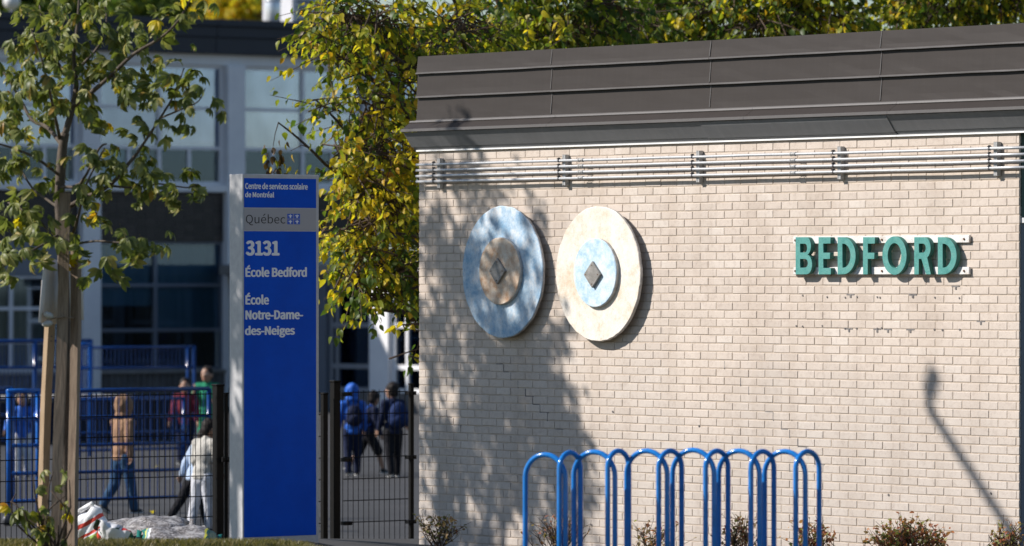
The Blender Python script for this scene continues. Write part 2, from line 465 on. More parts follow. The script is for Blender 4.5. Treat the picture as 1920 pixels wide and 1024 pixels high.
M['shrub_red'] = leaf_mat('shrub_leaf_red', [(0, (0.34, 0.16, 0.12)), (0.6, (0.46, 0.15, 0.10)), (1, (0.52, 0.30, 0.17))], 0.4)
M['shrub_brown'] = leaf_mat('shrub_leaf_brown', [(0, (0.22, 0.15, 0.09)), (1, (0.42, 0.31, 0.19))], 0.35)
M['twig'] = mat('brown_twig', (0.075, 0.05, 0.035), 0.9)
M['grass'] = leaf_mat('grass_blade', [(0, (0.07, 0.08, 0.022)), (0.5, (0.14, 0.125, 0.045)), (1, (0.27, 0.22, 0.11))], 0.3)

# ------------------------------------------------------------------ ground
LEFT_P = [(-40, 1.15), (0, 1.15), (30, 1.01), (34.6, 0.99), (36.5, 0.89), (40, 0.74), (44, 0.56), (48, 0.36), (54, 0.02), (58, 0.0), (2000, 0.0)]
RIGHT_P = [(-40, 1.15), (0, 1.15), (25, 1.08), (31, 0.85), (36, 0.66), (40, 0.52), (46, 0.45), (48, 0.36), (54, 0.02), (58, 0.0), (2000, 0.0)]
def interp(P, y):
    for (a, va), (b, vb) in zip(P, P[1:]):
        if y <= b: return va + (vb - va) * (y - a) / (b - a)
    return P[-1][1]
def ground_z(x, y):
    k = min(1, max(0, (x + 1.62) / 0.95)); k = k*k*(3-2*k)
    return interp(LEFT_P, y) * (1-k) + interp(RIGHT_P, y) * k
def sheet(name, xs, ys, mt, dz=0.0, wob=0.0):
    vs = [(x, y, ground_z(x, y) + dz + (wob * math.sin(x*3.1 + y*1.7) * math.sin(y*2.3 - x*0.9) if wob else 0)) for y in ys for x in xs]
    n = len(xs)
    fs = [(j*n+i, j*n+i+1, (j+1)*n+i+1, (j+1)*n+i) for j in range(len(ys)-1) for i in range(n-1)]
    mb = MB(); mb.add(vs, fs)
    return mb.build(name, mt, None, True, kind='structure')
XS = [-900, -300, -90, -30, -12] + [-8 + 0.4*i for i in range(41)] + [12, 30, 90, 300, 900]
YS = [-40, -10, 0, 10, 20, 25, 28] + [30 + 0.4*i for i in range(46)] + [49, 50, 51, 52, 53, 54, 56, 58, 80, 120, 300, 1200]
sheet('ground', XS, YS, M['turf'])
YY = [y for y in YS if 44.7 <= y <= 120]
sheet('schoolyard', [-60, -30, -12] + [x for x in XS if -8 <= x <= 8] + [12, 30, 60], YY, M['asphalt'], 0.012)
sheet('path', [x for x in XS if -2.3 <= x <= -0.3], [y for y in YS if 37.9 < y <= 44.85], M['asphalt'], 0.012)
sheet('planting_bed', [-0.35 + 0.3*i for i in range(21)], [36 + 0.4*i for i in range(26)], M['soil'], 0.008, 0.0)

# ------------------------------------------------------------------ brick building with its metal roof edge
annex = thing('brick_building', 'low painted beige brick building with brown metal roof edge', 'building', (-0.80, 45.0, 0), ANG_W)
WL = 7.53                                   # wall length
WTOP = 3.868
mb = MB()
mb.box((0.006, -0.0010, 0.1), (WL - 0.004, 0.25, WTOP - 0.004))
mb.box((0.006, 0.25, 0.1), (0.25, 6.0, WTOP - 0.004))
core = mb.build('mortar_wall', M['mortar'], annex)
mb = MB(); mb.box((WL - 0.003, 0.012, 0.1), (WL + 0.006, 6.0, 3.19)); mb.build('end_cladding', M['slate'], annex)
mb = MB(); mb.box((WL - 0.003, 0.016, 3.232), (WL + 0.004, 6.0, WTOP)); mb.build('end_panel', M['deep_green'], annex)
mb = MB(); mb.box((WL - 0.003, 0.014, 3.192), (WL + 0.03, 6.0, 3.23)); mb.build('sill', M['white_metal'], annex)

COURSE, BL, JT, JB = 0.06667, 0.2, 0.0066, 0.0098
brick_meshes = []
def brick_mesh(length, seed):
    rr = random.Random(seed)
    b = MB(); b.bbox((0, -0.0048 - rr.uniform(-0.0012, 0.0014), 0), (length, 0.03, COURSE - JB), 0.0026)
    v = [(x + rr.uniform(-.0012, .0012), y, z + rr.uniform(-.0013, .0013)) for x, y, z in b.v]
    b.v = v
    return b
variants = [brick_mesh(BL - JT, s) for s in range(9)]
halves = [brick_mesh(BL/2 - JT, s + 40) for s in range(4)]
var_me = [v.mesh('brick') for v in variants]; half_me = [v.mesh('brick') for v in halves]
spots = []
nrow = int((WTOP - 0.1) / COURSE) + 1
rb = random.Random(3)
for r in range(nrow):
    ztop = WTOP - 0.022 - r * COURSE
    z0 = ztop - (COURSE - JB)
    off = (0 if r % 2 else -BL/2)
    m = off
    while m < WL - 0.02:
        a = m + rb.uniform(-.0022, .0022)
        L = BL - JT
        if m < -0.01: a, L = 0.0, BL/2 - JT
        if m + BL > WL + 0.001:
            L = WL - m - 0.002
        spots.append((a, z0 + rb.uniform(-.0012, .0012), L, r))
        m += BL
def shows(sp):
    w = FW.w(sp[0], 0, sp[1])
    py = 516 - (w.z - EYE) / w.y * FPX
    return (py < 1030), w.y
vis = [s for s in spots if shows(s)[0] and s[2] > 0.17]
vis.sort(key=lambda s: shows(s)[1])
near = set(id(s) for s in vis[:300])
rest = MB()
for s in spots:
    a, z0, L, r = s
    if id(s) in near:
        o = obj('brick', rb.choice(var_me), M['brick'], annex, (a, 0, z0))
    else:
        src = rb.choice(variants) if L > 0.12 else rb.choice(halves)
        nominal = BL - JT if L > 0.12 else BL/2 - JT
        k = L / nominal
        rest.add([(x*k + a, y, z + z0) for x, y, z in src.v], src.f)
rest.build('brickwork', M['brick'], annex, kind='stuff')
for r in range(nrow):                      # bed joints struck almost flush, one strip of mortar per course
    zt = WTOP - 0.022 - r*COURSE - (COURSE - JB)
    p = MB(); n = 16; pr = random.Random(r)
    yy = [-0.0016 + pr.uniform(-.0005, .0007) for _ in range(n+1)]
    vs = []
    for i in range(n+1): x = .004 + (WL - .008)*i/n; vs += [(x, yy[i], zt + .0005), (x, yy[i], zt - JB - .0005), (x, .01, zt + .0005), (x, .01, zt - JB - .0005)]
    p.add(vs, [f for i in range(n) for f in ((4*i+1, 4*i+5, 4*i+4, 4*i), (4*i, 4*i+4, 4*i+6, 4*i+2), (4*i+3, 4*i+7, 4*i+5, 4*i+1))])
    p.build('bed_joint', M['mortar'], annex)

# stepped crack patched with grey mortar, following the joints
mb = MB()
def joint_at(px, py):
    m, z = FW.px(px, py)
    r = round((WTOP - 0.022 - z) / COURSE)
    return m, r
def crack(px, py, steps, horiz=0.4, rr=random.Random(5)):
    m, r = joint_at(px, py)
    for i in range(steps):
        row = r + i
        off = 0 if row % 2 else BL/2
        mm = round((m - off) / BL) * BL + off
        zt = WTOP - 0.022 - row * COURSE
        if rr.random() < 0.75: mb.box((mm - JT, -0.0045, zt - COURSE), (mm, 0.01, zt))
        if rr.random() < horiz: mb.box((mm - JT, -0.004, zt - COURSE), (mm + rr.uniform(.06, .12), 0.01, zt - COURSE + JT))
        m = mm + BL/2
for px, py, n in ((1368, 682, 12), (1500, 830, 3), (1475, 862, 2), (935, 665, 9), (822, 760, 3), (1480, 905, 2)): crack(px, py, n)
for px, py in ((1588, 560), (1705, 560), (1585, 612), (1638, 610), (1658, 614), (1700, 612), (1785, 533), (1832, 612)):
    m, r = joint_at(px, py); zt = WTOP - 0.022 - r*COURSE
    mb.box((m, -0.0052, zt - 0.003), (m + 0.09, 0.01, zt + JT + 0.001)); mb.box((m + .04, -0.008, zt - 0.022), (m + 0.058, 0.01, zt))
mb.build('joint_repair', M['crack'], annex, kind='stuff')
mb = MB()
for px, py in ((1506, 554), (1552, 557), (1586, 558), (1608, 557), (1646, 557), (1651, 558), (1712, 557), (1754, 558), (1800, 559),
               (1494, 611), (1506, 612), (1543, 611), (1585, 616), (1607, 616), (1646, 616), (1654, 615), (1753, 618), (1768, 619), (1800, 618), (1150, 772), (1312, 799), (1110, 984), (1667, 928), (1859, 925)):
    m, z = FW.px(px, py)
    mb.tube([(m, -0.0095, z), (m, 0.01, z)], 0.0075 if py < 700 else 0.009, 8)
mb.build('drill_hole', M['crack'], annex, kind='stuff')

# roof edge: three overlapping courses of metal panels
joints = [-0.012] + [FW.px(p, 120)[0] for p in (1037, 1335, 1655)] + [WL + 0.25]
zc = [4.688, 4.538, 4.333, 4.128]
for c in range(3):
    for i in range(len(joints) - 1):
        a, b = joints[i] + 0.0003, joints[i+1] - 0.0003
        zt, zb = zc[c], zc[c+1]
        rr = random.Random(c*7 + i)
        e = rr.uniform(-.0012, .0012)
        p = MB()
        n = 9
        for k in range(n):
            x0 = a + (b-a)*k/n; x1 = a + (b-a)*(k+1)/n
        cols = [a + (b-a)*k/n for k in range(n+1)]
        rows = [(zt, -0.006), (zt*.6+zb*.4, -0.0132), (zt*.3+zb*.7, -0.0188), (zb + 0.011, -0.024), (zb + 0.008, -0.034), (zb - 0.003, -0.035), (zb - 0.005, -0.026), (zb-0.006, 0.02), (zt, 0.02)]
        vs = []; 
        for x in cols:
            for j, (z, y) in enumerate(rows):
                w = rr.uniform(-.0007, .0007) if j in (1, 2) else (rr.uniform(-.0009, .0009) if j in (3, 4, 5) else 0)
                vs.append((x, y + w + e, z + (w if j in (4, 5) else 0)))
        nr = len(rows); fs = []; mis = []
        for k in range(n):
            for j in range(nr):
                j2 = (j+1) % nr
                p.add([], [])
                fs.append((k*nr+j, (k+1)*nr+j, (k+1)*nr+j2, k*nr+j2)); mis.append(1 if j in (3, 4) else 0)
        fs.append(tuple(range(nr))); fs.append(tuple(n*nr + j for j in range(nr))[::-1])
        mis += [0, 0]
        p.add(vs, fs); p.m = mis
        p.build('fascia_panel', [M['fascia'], M['fascia_lip_lit']], annex)
        # folded seam where two lengths meet
        if i:
            q = MB(); q.extrude_x([(-0.010, zt - 0.004), (-0.0285, zb + 0.021), (-0.020, zb + 0.021), (-0.002, zt - 0.004)], joints[i] - 0.004, joints[i] + 0.004); q.build('seam', M['fascia_lip_lit'], annex)
# sloping ledge, drip lip, soffit and white edge trim in lengths
lj = [-0.075] + [FW.px(p, 235)[0] for p in (1050, 1420, 1690)] + [WL + 0.25]
for i in range(len(lj) - 1):
    a, b = lj[i] + 0.0015, lj[i+1] - 0.0015
    p = MB(); p.extrude_x([(0.03, 4.136), (-0.036, 4.128), (-0.05, 4.112), (-0.136, 4.056), (-0.136, 4.046), (0.03, 4.046)], a, b); p.build('ledge_panel', M['fascia'], annex)
    p = MB(); p.extrude_x([(-0.02, 4.132), (-0.05, 4.131), (-0.056, 4.118), (-0.052, 4.113), (-0.03, 4.119)], a, b); p.build('ledge_fold', M['fascia_lip_lit'], annex)
    p = MB(); p.extrude_x([(-0.134, 4.060), (-0.147, 4.058), (-0.149, 4.036), (-0.134, 4.033)], a, b); p.build('drip_lip', M['fascia_lip_lit'], annex)
sj = [-0.06] + [FW.px(p, 265)[0] for p in (1335, 1685)] + [WL + 0.25]
for i in range(len(sj) - 1):
    a, b = sj[i] + 0.0015, sj[i+1] - 0.0015
    e = (0, -0.006, 0.003)[i]
    p = MB(); p.extrude_x([(-0.131, 4.030), (-0.112, 4.004 + e), (-0.038, 3.904 + e), (0.02, 3.904 + e), (0.02, 4.030)], a, b); p.build('soffit_panel', M['soffit'], annex)
    p = MB(); p.extrude_x([(-0.031, 3.902 + e), (-0.012, 3.880), (0.02, 3.880), (0.02, 3.902 + e)], a + .01, b); p.build('soffit_closer', M['soffit'], annex)
    p = MB(); p.extrude_x([(-0.024, 3.879), (-0.026, 3.866), (-0.006, 3.866), (-0.006, 3.879)], a + .045 if i == 0 else a, b); p.build('trim', M['white_metal'], annex)
mb = MB(); mb.box((-0.010, 0.0215, WTOP), (WL + 0.25, 6.0, 4.66)); mb.build('roof', M['navy'], annex)

# ------------------------------------------------------------------ conduits on struts
rack = thing('conduit_rack', 'four galvanised conduits on steel struts below the brown roof edge', 'conduit', (-0.80, 45.0, 0), ANG_W)
PZ = [3.752 - 0.0495*i for i in range(4)]
for z in PZ:
    p = MB(); n = 14
    pts = [(0.045 + (WL + 0.255)*k/n, -0.064 - random.uniform(-.0015, .0015), z + random.uniform(-.002, .002)) for k in range(n+1)]
    p.tube(pts, 0.0118, 10); p.build('pipe', M['galv'], rack, True)
for px in (822, 1057, 1308, 1573, 1866):
    m, _ = FW.px(px, 325, 0.05)
    p = MB()
    p.bbox((m - 0.0205, -0.050, 3.545), (m - 0.015, -0.008, 3.803), .002); p.bbox((m + 0.015, -0.050, 3.545), (m + 0.0205, -0.008, 3.803), .002)
    p.box((m - 0.0150, -0.0120, 3.545), (m + 0.0150, -0.009, 3.803))
    p.box((m - 0.0150, -0.0495, 3.548), (m - 0.004, -0.046, 3.80)); p.box((m + 0.004, -0.0495, 3.548), (m + 0.0150, -0.046, 3.80)); p.box((m - 0.0045, -0.047, 3.548), (m + .0045, -0.045, 3.80))
    p.build('strut', M['galv_dull'], rack)
    for z in PZ:
        q = MB()
        q.tube([(m - 0.052, -0.064, z), (m - 0.040, -0.064, z)], 0.0155, 10)
        q.bbox((m - 0.053, -0.076, z + 0.008), (m - 0.043, -0.052, z + 0.026), .002)
        q.bbox((m - 0.044, -0.056, z - 0.006), (m - 0.018, -0.046, z + 0.006), .002)
        q.tube([(m - 0.048, -0.085, z + 0.016), (m - 0.048, -0.045, z + 0.016)], 0.004, 6)
        q.build('clamp', M['dark_steel'], rack)
for px in (1092, 1490):
    for z in PZ:
        m, _ = FW.px(px, 325, 0.05)
        q = MB()
        q.tube([(m - 0.034, -0.064, z), (m + 0.034, -0.064, z)], 0.0146, 10)
        for dm in (-0.03, 0.022): q.tube([(m + dm, -0.064, z), (m + dm + 0.008, -0.064, z)], 0.0172, 10)
        q.tube([(m - .012, -0.064, z), (m - .012, -0.086, z)], 0.0035, 6); q.tube([(m + .012, -0.064, z), (m + .012, -0.086, z)], 0.0035, 6)
        q.build('coupling', M['galv_dull'], rack, True)

# ------------------------------------------------------------------ two round reliefs
def disc(mb, c, r, y0, y1, n=72, rr=None, mi_edge=1):
    """round slab, hand-cut uneven edge; y0 front, y1 back"""
    rad = [r * (1 + rr.uniform(-.006, .006)) for _ in range(n)]
    ch = 0.006
    rings = [(y0, -ch), (y0 + ch, 0), (y1 - .002, 0.001), (y1, -.01)]
    vs = []
    for (y, d) in rings:
        for k in range(n):
            a = 2*math.pi*k/n
            vs.append((c[0] + (rad[k] + d)*math.cos(a), y, c[1] + (rad[k] + d)*math.sin(a)))
    fs = [tuple(range(n))]; mi = [0]
    for i in range(len(rings) - 1):
        for k in range(n):
            a, b = i*n + k, i*n + (k+1) % n
            fs.append((a, a + n, b + n, b)); mi.append(0 if i == 0 else mi_edge)
    fs.append(tuple(range((len(rings)-1)*n, len(rings)*n))[::-1]); mi.append(mi_edge)
    o = len(mb.v); mb.v += vs; mb.f += [tuple(i + o for i in f) for f in fs]; mb.m += mi
def relief(name_lbl, cpx, R1, ipx, R2, dpx, m1, m2, seed):
    rr = random.Random(seed)
    c = FW.px(*cpx, 0.088); ci = FW.px(*ipx, 0.122); cd = FW.px(*dpx, 0.146)
    t = thing('wall_relief', name_lbl, 'wall sculpture', (-0.80, 45.0, 0), ANG_W, 'round reliefs on the brick wall')
    p = MB(); disc(p, c, R1, -0.088, -0.062, 84, rr); p.build('outer_disc', [m1, M['disc_edge']], t)
    p = MB(); disc(p, ci, R2, -0.122, -0.089, 60, rr); p.build('inner_disc', [m2, M['disc_edge']], t)
    p = MB(); s = 0.158
    Mx = Matrix.Translation((cd[0], 0, cd[1])) @ Matrix.Rotation(R(45), 4, 'Y')
    p.bbox((-s/2, -0.146, -s/2), (s/2, -0.123, s/2), 0.004, Mx)
    d = p.build('diamond_plate', M['plate'], t)
    q = MB()
    for a, b in ((-.055, -.055), (.055, .055), (.055, -.055), (-.055, .055)):
        w = Mx @ Vector((a, 0, b)); q.tube([(w.x, -0.149, w.z), (w.x, -0.14, w.z)], 0.005, 7)
        q.build('screw', M['rust'], d); q = MB()
    for dx, dz in ((-.3, .3), (.3, .3), (.3, -.3), (-.3, -.3)):
        b = MB(); b.box((c[0] + dx - .03, -0.0615, c[1] + dz - .03), (c[0] + dx + .03, -0.004, c[1] + dz + .03)); b.build('wall_batten', M['wood'], t)
    return t
relief('weathered blue round relief with a tan centre disc and grey diamond', (941.5, 510), 0.557, (936, 508.5), 0.284, (931, 508.5), M['disc_blue'], M['disc_tan'], 1)
relief('weathered cream round relief with a pale blue centre disc and grey diamond', (1120.5, 513.5), 0.557, (1115, 511.5), 0.284, (1109.5, 515), M['disc_cream'], M['disc_pale_blue'], 2)

# ------------------------------------------------------------------ BEDFORD in raised letters
let = thing('letter_sign', 'raised green capital letters BEDFORD fixed to two white strips', 'sign', (-0.80, 45.0, 0), ANG_W)
def lz(zx, zy, d): return FW.px(1440 + zx/3.656, 400 + zy/3.656, d)
for ya, yb in ((160, 212), (370, 425)):
    (a, zt), (b, zb) = lz(172, ya, 0.03), lz(1378, yb, 0.03)
    zb = min(zb, lz(172, yb, .03)[1])
    p = MB(); p.bbox((a, -0.030, zt - 0.057), (b, -0.012, zt), 0.002); st = p.build('strip', M['rail_white'], let)
    for zx in (188, 782, 1345):
        mm, _ = lz(zx, ya, 0.03)
        q = MB(); q.tube([(mm, -0.037, zt - 0.030), (mm, -0.02, zt - 0.030)], 0.0085, 8); q.build('bolt', M['rust'], st)
        q = MB(); q.box((mm - .02, -0.0125, zt - .05), (mm + .02, 0.0, zt - .01)); q.build('spacer', M['rail_white'], st)
def arc(cx, cy, rx, ry, a0, a1, n=18):
    return [(cx + rx*math.cos(R(a0 + (a1-a0)*k/n)), cy + ry*math.sin(R(a0 + (a1-a0)*k/n))) for k in range(n+1)]
T, B_ = 165, 418
def dshape(x0, x1, y0, y1, sq):
    """flat left side, round right side (zoom pixels, y down)"""
    rx = min(x1 - x0, sq); ry = (y1 - y0)/2
    return [(x0, y0)] + arc(x1 - rx, (y0+y1)/2, rx, ry, -90, 90, 22) + [(x0, y1)]
LET = {
 'B': [[(190, T)] + arc(262, (165+285)/2, 32, 60, -90, 75, 12) + arc(262, 351, 40, 67, -75, 90, 14) + [(190, B_)],
       [(219, 208)] + arc(252, 239, 17, 31, -90, 90, 10) + [(219, 270)], [(219, 312)] + arc(252, 343, 22, 31, -90, 90, 10) + [(219, 374)]],
 'E': [[(347, T), (428, T), (428, 207), (378, 207), (378, 271), (424, 271), (424, 312), (378, 312), (378, 376), (430, 376), (430, B_), (347, B_)]],
 'D': [dshape(478, 600, T, B_, 86), dshape(509, 566, 208, 374, 50)],
 'F': [[(652, T), (732, T), (732, 207), (683, 207), (683, 271), (728, 271), (728, 312), (683, 312), (683, B_), (652, B_)]],
 'O': [arc(867, 290, 82, 131, 0, 355, 46), arc(867, 290, 47, 86, 0, 355, 40)],
 'R': [[(1003, T)] + arc(1070, 238, 44, 73, -90, 62, 16) + [(1116, B_), (1084, B_), (1052, 312), (1033, 312), (1033, B_), (1003, B_)],
       [(1033, 207)] + arc(1060, 239, 22, 32, -90, 90, 12) + [(1033, 271)]],
 'D2': [dshape(1165, 1292, T, B_, 90), dshape(1196, 1256, 208, 374, 54)],
}
def outline_mesh(name, loops, depth, mats, bev=0.0015):
    cu = bpy.data.curves.new(name, 'CURVE'); cu.dimensions = '2D'; cu.fill_mode = 'BOTH'
    cu.extrude = depth/2; cu.bevel_depth = bev; cu.bevel_resolution = 1
    for lp in loops:
        sp = cu.splines.new('POLY'); sp.points.add(len(lp) - 1); sp.use_cyclic_u = True
        for q, (x, y) in zip(sp.points, lp): q.co = (x, y, 0, 1)
    o = bpy.data.objects.new('tmp', cu); COL.objects.link(o)
    dg = bpy.context.evaluated_depsgraph_get()
    me = bpy.data.meshes.new_from_object(o.evaluated_get(dg), depsgraph=dg)
    bpy.data.objects.remove(o); bpy.data.curves.remove(cu)
    me.name = name
    n = len(me.vertices); co = np.empty(n*3); me.vertices.foreach_get('co', co); co = co.reshape(-1, 3)
    new = np.stack([co[:,0], -co[:,2], co[:,1]], 1)          # stand it up: curve x,y -> x,z ; front = -y
    me.vertices.foreach_set('co', new.ravel()); me.update()
    me.materials.clear()
    for m in mats: me.materials.append(m)
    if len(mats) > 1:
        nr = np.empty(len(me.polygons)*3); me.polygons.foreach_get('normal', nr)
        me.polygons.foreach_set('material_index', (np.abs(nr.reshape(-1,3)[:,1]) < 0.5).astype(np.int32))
    else:
        me.polygons.foreach_set('material_index', np.zeros(len(me.polygons), dtype=np.int32))
    return me
for key, loops in LET.items():
    L = [[lz(x, y, 0.070) for x, y in lp] for lp in loops]
    me = outline_mesh('letter', L, 0.037, [M['letter'], M['letter_side']])
    obj('letter', me, None, let, (0, -0.0505, 0), label='green raised capital letter ' + key[0] if key not in ('D', 'D2') else ('green raised capital D after E' if key == 'D' else 'green raised capital D ending the word'))

# ------------------------------------------------------------------ pylon sign
SY = 40.5
sp0 = at(455, 516, SY)
FS = Frame((sp0.x, SY), ANG_F)
sign = thing('pylon_sign', 'tall blue and grey pylon sign reading 3131 École Bedford', 'sign', (sp0.x, SY, 0), ANG_F)
wS, zT = FS.px(598, 329)
zT = FS.px(455, 326)[1]
DS = 0.183
mb = MB(); mb.bbox((0, 0, 0.55), (wS, DS, zT), 0.004); mb.build('casing', M['sign_grey'], sign)
def panel(name, px0, py0, px1, py1, m, d=0.003):
    x0, z1 = FS.px(px0, py0); x1, _ = FS.px(px1, py0); z0 = FS.px(px0, py1)[1]
    p = MB(); p.bbox((x0, -d, z0), (x1, 0.002, z1), 0.001)
    return p.build(name, m, sign)
p1 = panel('blue_panel', 457.5, 334, 592.5, 389, M['sign_blue'])
p2 = panel('silver_band', 457.5, 391, 592.5, 431.5, M['sign_band'])
p3 = panel('blue_panel', 457.5, 433.5, 592.5, 1008, M['sign_blue'])
try:                                        # a plain humanist sans that ships with Blender; its default face otherwise
    import os
    SIGN_FONT = bpy.data.fonts.load(os.path.join(bpy.utils.system_resource('DATAFILES', path='fonts'), 'Noto Sans CJK Regular.woff2'))
except Exception:
    SIGN_FONT = None
def text_mesh(body, bold):
    """lettering; a bold face is the plain one laid over itself, each layer a hair higher"""
    cu = bpy.data.curves.new('lettering', 'FONT')
    if SIGN_FONT: cu.font = SIGN_FONT
    cu.body = body; cu.size = 1.0; cu.extrude = 0.0; cu.resolution_u = 5
    o = bpy.data.objects.new('tmp', cu); COL.objects.link(o)
    dg = bpy.context.evaluated_depsgraph_get()
    me = bpy.data.meshes.new_from_object(o.evaluated_get(dg), depsgraph=dg)
    bpy.data.objects.remove(o); bpy.data.curves.remove(cu)
    if bold:
        vs = [v.co.copy() for v in me.vertices]; fs = [tuple(p.vertices) for p in me.polygons]
        mb = MB()
        for i, (dx, dy) in enumerate(((0, 0), (-1, 0), (1, 0), (-.5, .5), (.5, -.5), (.5, .5), (-.5, -.5))):
            mb.add([(v.x + dx*bold, v.y + dy*bold, i*.1) for v in vs], fs)
        bpy.data.meshes.remove(me); me = mb.mesh('lettering')
    return me
def sign_text(body, x0, y0, x1, y1, parent, m, offset=0.022, shear=0.0):
    me = text_mesh(body, offset)
    n = len(me.vertices); co = np.empty(n*3); me.vertices.foreach_get('co', co); co = co.reshape(-1, 3)
    lo, hi = co.min(0), co.max(0)
    (a, zt), (b, _) = FS.px(x0, y0, .004), FS.px(x1, y0, .004); zb = FS.px(x0, y1, .004)[1]
    u = (co[:,0]-lo[0])/(hi[0]-lo[0]); v = (co[:,1]-lo[1])/(hi[1]-lo[1]); w = (co[:,2]-lo[2])/max(hi[2]-lo[2], 1e-6)
    new = np.stack([a + u*(b-a), -0.0036 - 0.0012*w, zb + v*(zt-zb)], 1)
    me.vertices.foreach_set('co', new.ravel()); me.update()
    me.materials.clear(); me.polygons.foreach_set('material_index', np.zeros(len(me.polygons), dtype=np.int32))
    return obj('lettering', me, m, parent)
sign_text('Centre de services scolaire', 459.5, 342.5, 577, 354.5, p1, M['sign_white'], 0.018)
sign_text('de Montréal', 459.5, 358.5, 514, 370, p1, M['sign_white'], 0.018)
sign_text('Québec', 461, 400, 535, 422.5, p2, M['sign_black'], 0.0)
sign_text('3131', 460.5, 451, 524.5, 479.5, p3, M['sign_white'], 0.024)
sign_text('École Bedford', 460, 497, 575.5, 519.5, p3, M['sign_white'], 0.022)
sign_text('École', 460, 548.5, 504.5, 571.5, p3, M['sign_white'], 0.022)
sign_text('Notre-Dame-', 460, 582, 568.5, 599.5, p3, M['sign_white'], 0.022)
sign_text('des-Neiges', 459, 611, 553, 633.5, p3, M['sign_white'], 0.022)
fleur = [(0, .42), (.07, .28), (.06, .12), (.13, .2), (.22, .22), (.28, .12), (.24, .02), (.17, .06), (.1, -.04), (.16, -.1), (.06, -.1), (.1, -.3), (0, -.4)]
fleur = fleur + [(-x, y) for x, y in fleur[-2:0:-1]]
for ix in (0, 1):
    for iy in (0, 1):
        x0, y0 = 538.8 + 12.6*ix, 401 + 10.4*iy
        (a, zt), (b, _) = FS.px(x0, y0, .004), FS.px(x0 + 11.2, y0, .004); zb = FS.px(x0, y0 + 9.2, .004)[1]
        q = MB(); q.box((a, -0.0042, zb), (b, -0.002, zt)); q.build('emblem_square', M['flag_blue'], p2)
        cx, cz, sx, sz = (a+b)/2, (zt+zb)/2, (b-a)*.95, (zt-zb)*.95
        me = outline_mesh('fleur_de_lys', [[(cx + x*sx*1.15, cz + y*sz) for x, y in fleur]], 0.0012, [M['sign_white']], 0)
        obj('fleur_de_lys', me, None, p2, (0, -0.0046, 0))

# ------------------------------------------------------------------ bike rack of interlaced hoops
rk = thing('bike_rack', 'blue tubular bike rack of interlaced hoops before the brick wall', 'bike rack', (0, 0, 0))
RY = 31.5
hoops = [(985, 1060, 847, 0), (1049, 1088, 843, 1), (1076, 1153, 842, 0), (1139.5, 1179, 840, 1), (1175, 1251, 840, 0), (1235, 1278, 840, 1), (1261, 1339, 838.5, 0),
         (1323, 1365, 840, 1), (1347.5, 1424, 840, 0), (1408, 1451, 841, 1), (1433.6, 1510, 841, 0), (1492, 1536, 841, 1)]
for x0, x1, yt, small in hoops:
    Ya, Yb = (RY + 0.075, RY - 0.075) if not small else (RY - 0.075, RY + 0.075)
    a, b = at(x0, 900, Ya), at(x1, 900, Yb)
    top = at((x0+x1)/2, yt, RY).z - 0.002
    d = (Vector((b.x, b.y)) - Vector((a.x, a.y))); w = d.length; d.normalize()
    rr_ = w/2; tr = 0.0158
    zc_ = top - tr - rr_*1.0
    pts = []
    g = ground_z((a.x+b.x)/2, RY) + 0.03
    pts.append((a.x, a.y, g)); pts.append((a.x, a.y, (g+zc_)/2))
    for k in range(17):
        th = math.pi*(1 - k/16)
        s_ = w/2 + rr_*math.cos(th)
        pts.append((a.x + d.x*s_, a.y + d.y*s_, zc_ + rr_*math.sin(th)))
    pts.append((b.x, b.y, (g+zc_)/2)); pts.append((b.x, b.y, g))
    p = MB(); p.tube(pts, tr, 14); p.build('hoop', M['rack_blue'], rk, True)
for dy in (-0.075, 0.075):
    a, b = at(975, 900, RY), at(1545, 900, RY)
    p = MB(); p.bbox((a.x, RY + dy - .03, ground_z(a.x, RY)), (b.x, RY + dy + .03, ground_z(a.x, RY) + 0.035), .004); p.build('base_rail', M['rack_blue'], rk)

# ------------------------------------------------------------------ black mesh fence and gate
FEY = 47.2
fe0 = at(402, 516, FEY)
FF = Frame((fe0.x, FEY), ANG_F)
fence = thing('mesh_fence', 'black welded wire fence between the young tree and the pylon', 'fence', (fe0.x, FEY, 0), ANG_F)
ztop = FF.px(200, 738)[1]
def fpost(parent, x, top, w=0.07, y=0.0, capd=True, bottom=0.2, name='post'):
    p = MB(); p.bbox((x - w/2, y - w/2, bottom), (x + w/2, y + w/2, top), 0.004)
    o = p.build(name, M['post'], parent)
    if capd:
        q = MB(); q.bbox((x - w*.6, y - w*.6, top), (x + w*.6, y + w*.6, top + 0.018), 0.006); q.build('post_cap', M['post'], o)
    return o
xl = FF.px(-60, 800)[0]; xr = FF.px(398, 800)[0]
def wires(x0, x1, zt, zb, pv=0.056, ph=0.185, r=0.0048):
    v = MB(); h = MB(); x = x0
    while x < x1:
        v.tube([(x, 0.005, zb - 0.03), (x, 0.005, zt + 0.02)], r*0.85, 4); x += pv
    z = zt
    while z > zb - 0.03:
        h.tube([(x0, -0.005, z), (x1, -0.005, z)], r, 5); z -= ph
    return v, h
zt = FF.px(200, 742)[1]
v, h = wires(xl, xr, zt, 0.46)
v.build('upright_wire', M['fence'], fence, kind='stuff'); h.build('cross_wire', M['fence'], fence, kind='stuff')
fpost(fence, FF.px(409, 800)[0], FF.px(409, 724)[1], 0.078)
fpost(fence, FF.px(424, 800)[0], FF.px(424, 740)[1], 0.03)
fpost(fence, xl, ztop + .03, 0.07)
for zy in (860,):
    m, z = FF.px(413, zy)
    q = MB(); q.bbox((m - .03, -0.085, z - .03), (m + .05, -0.058, z + .015), .004); q.tube([(m + .02, -0.1, z - .01), (m + .07, -0.1, z - .01)], 0.02, 8); q.tube([(m + .02, -0.1, z - .01), (m + .02, -0.06, z - .01)], 0.012, 8); q.build('latch', M['fence'], fence)
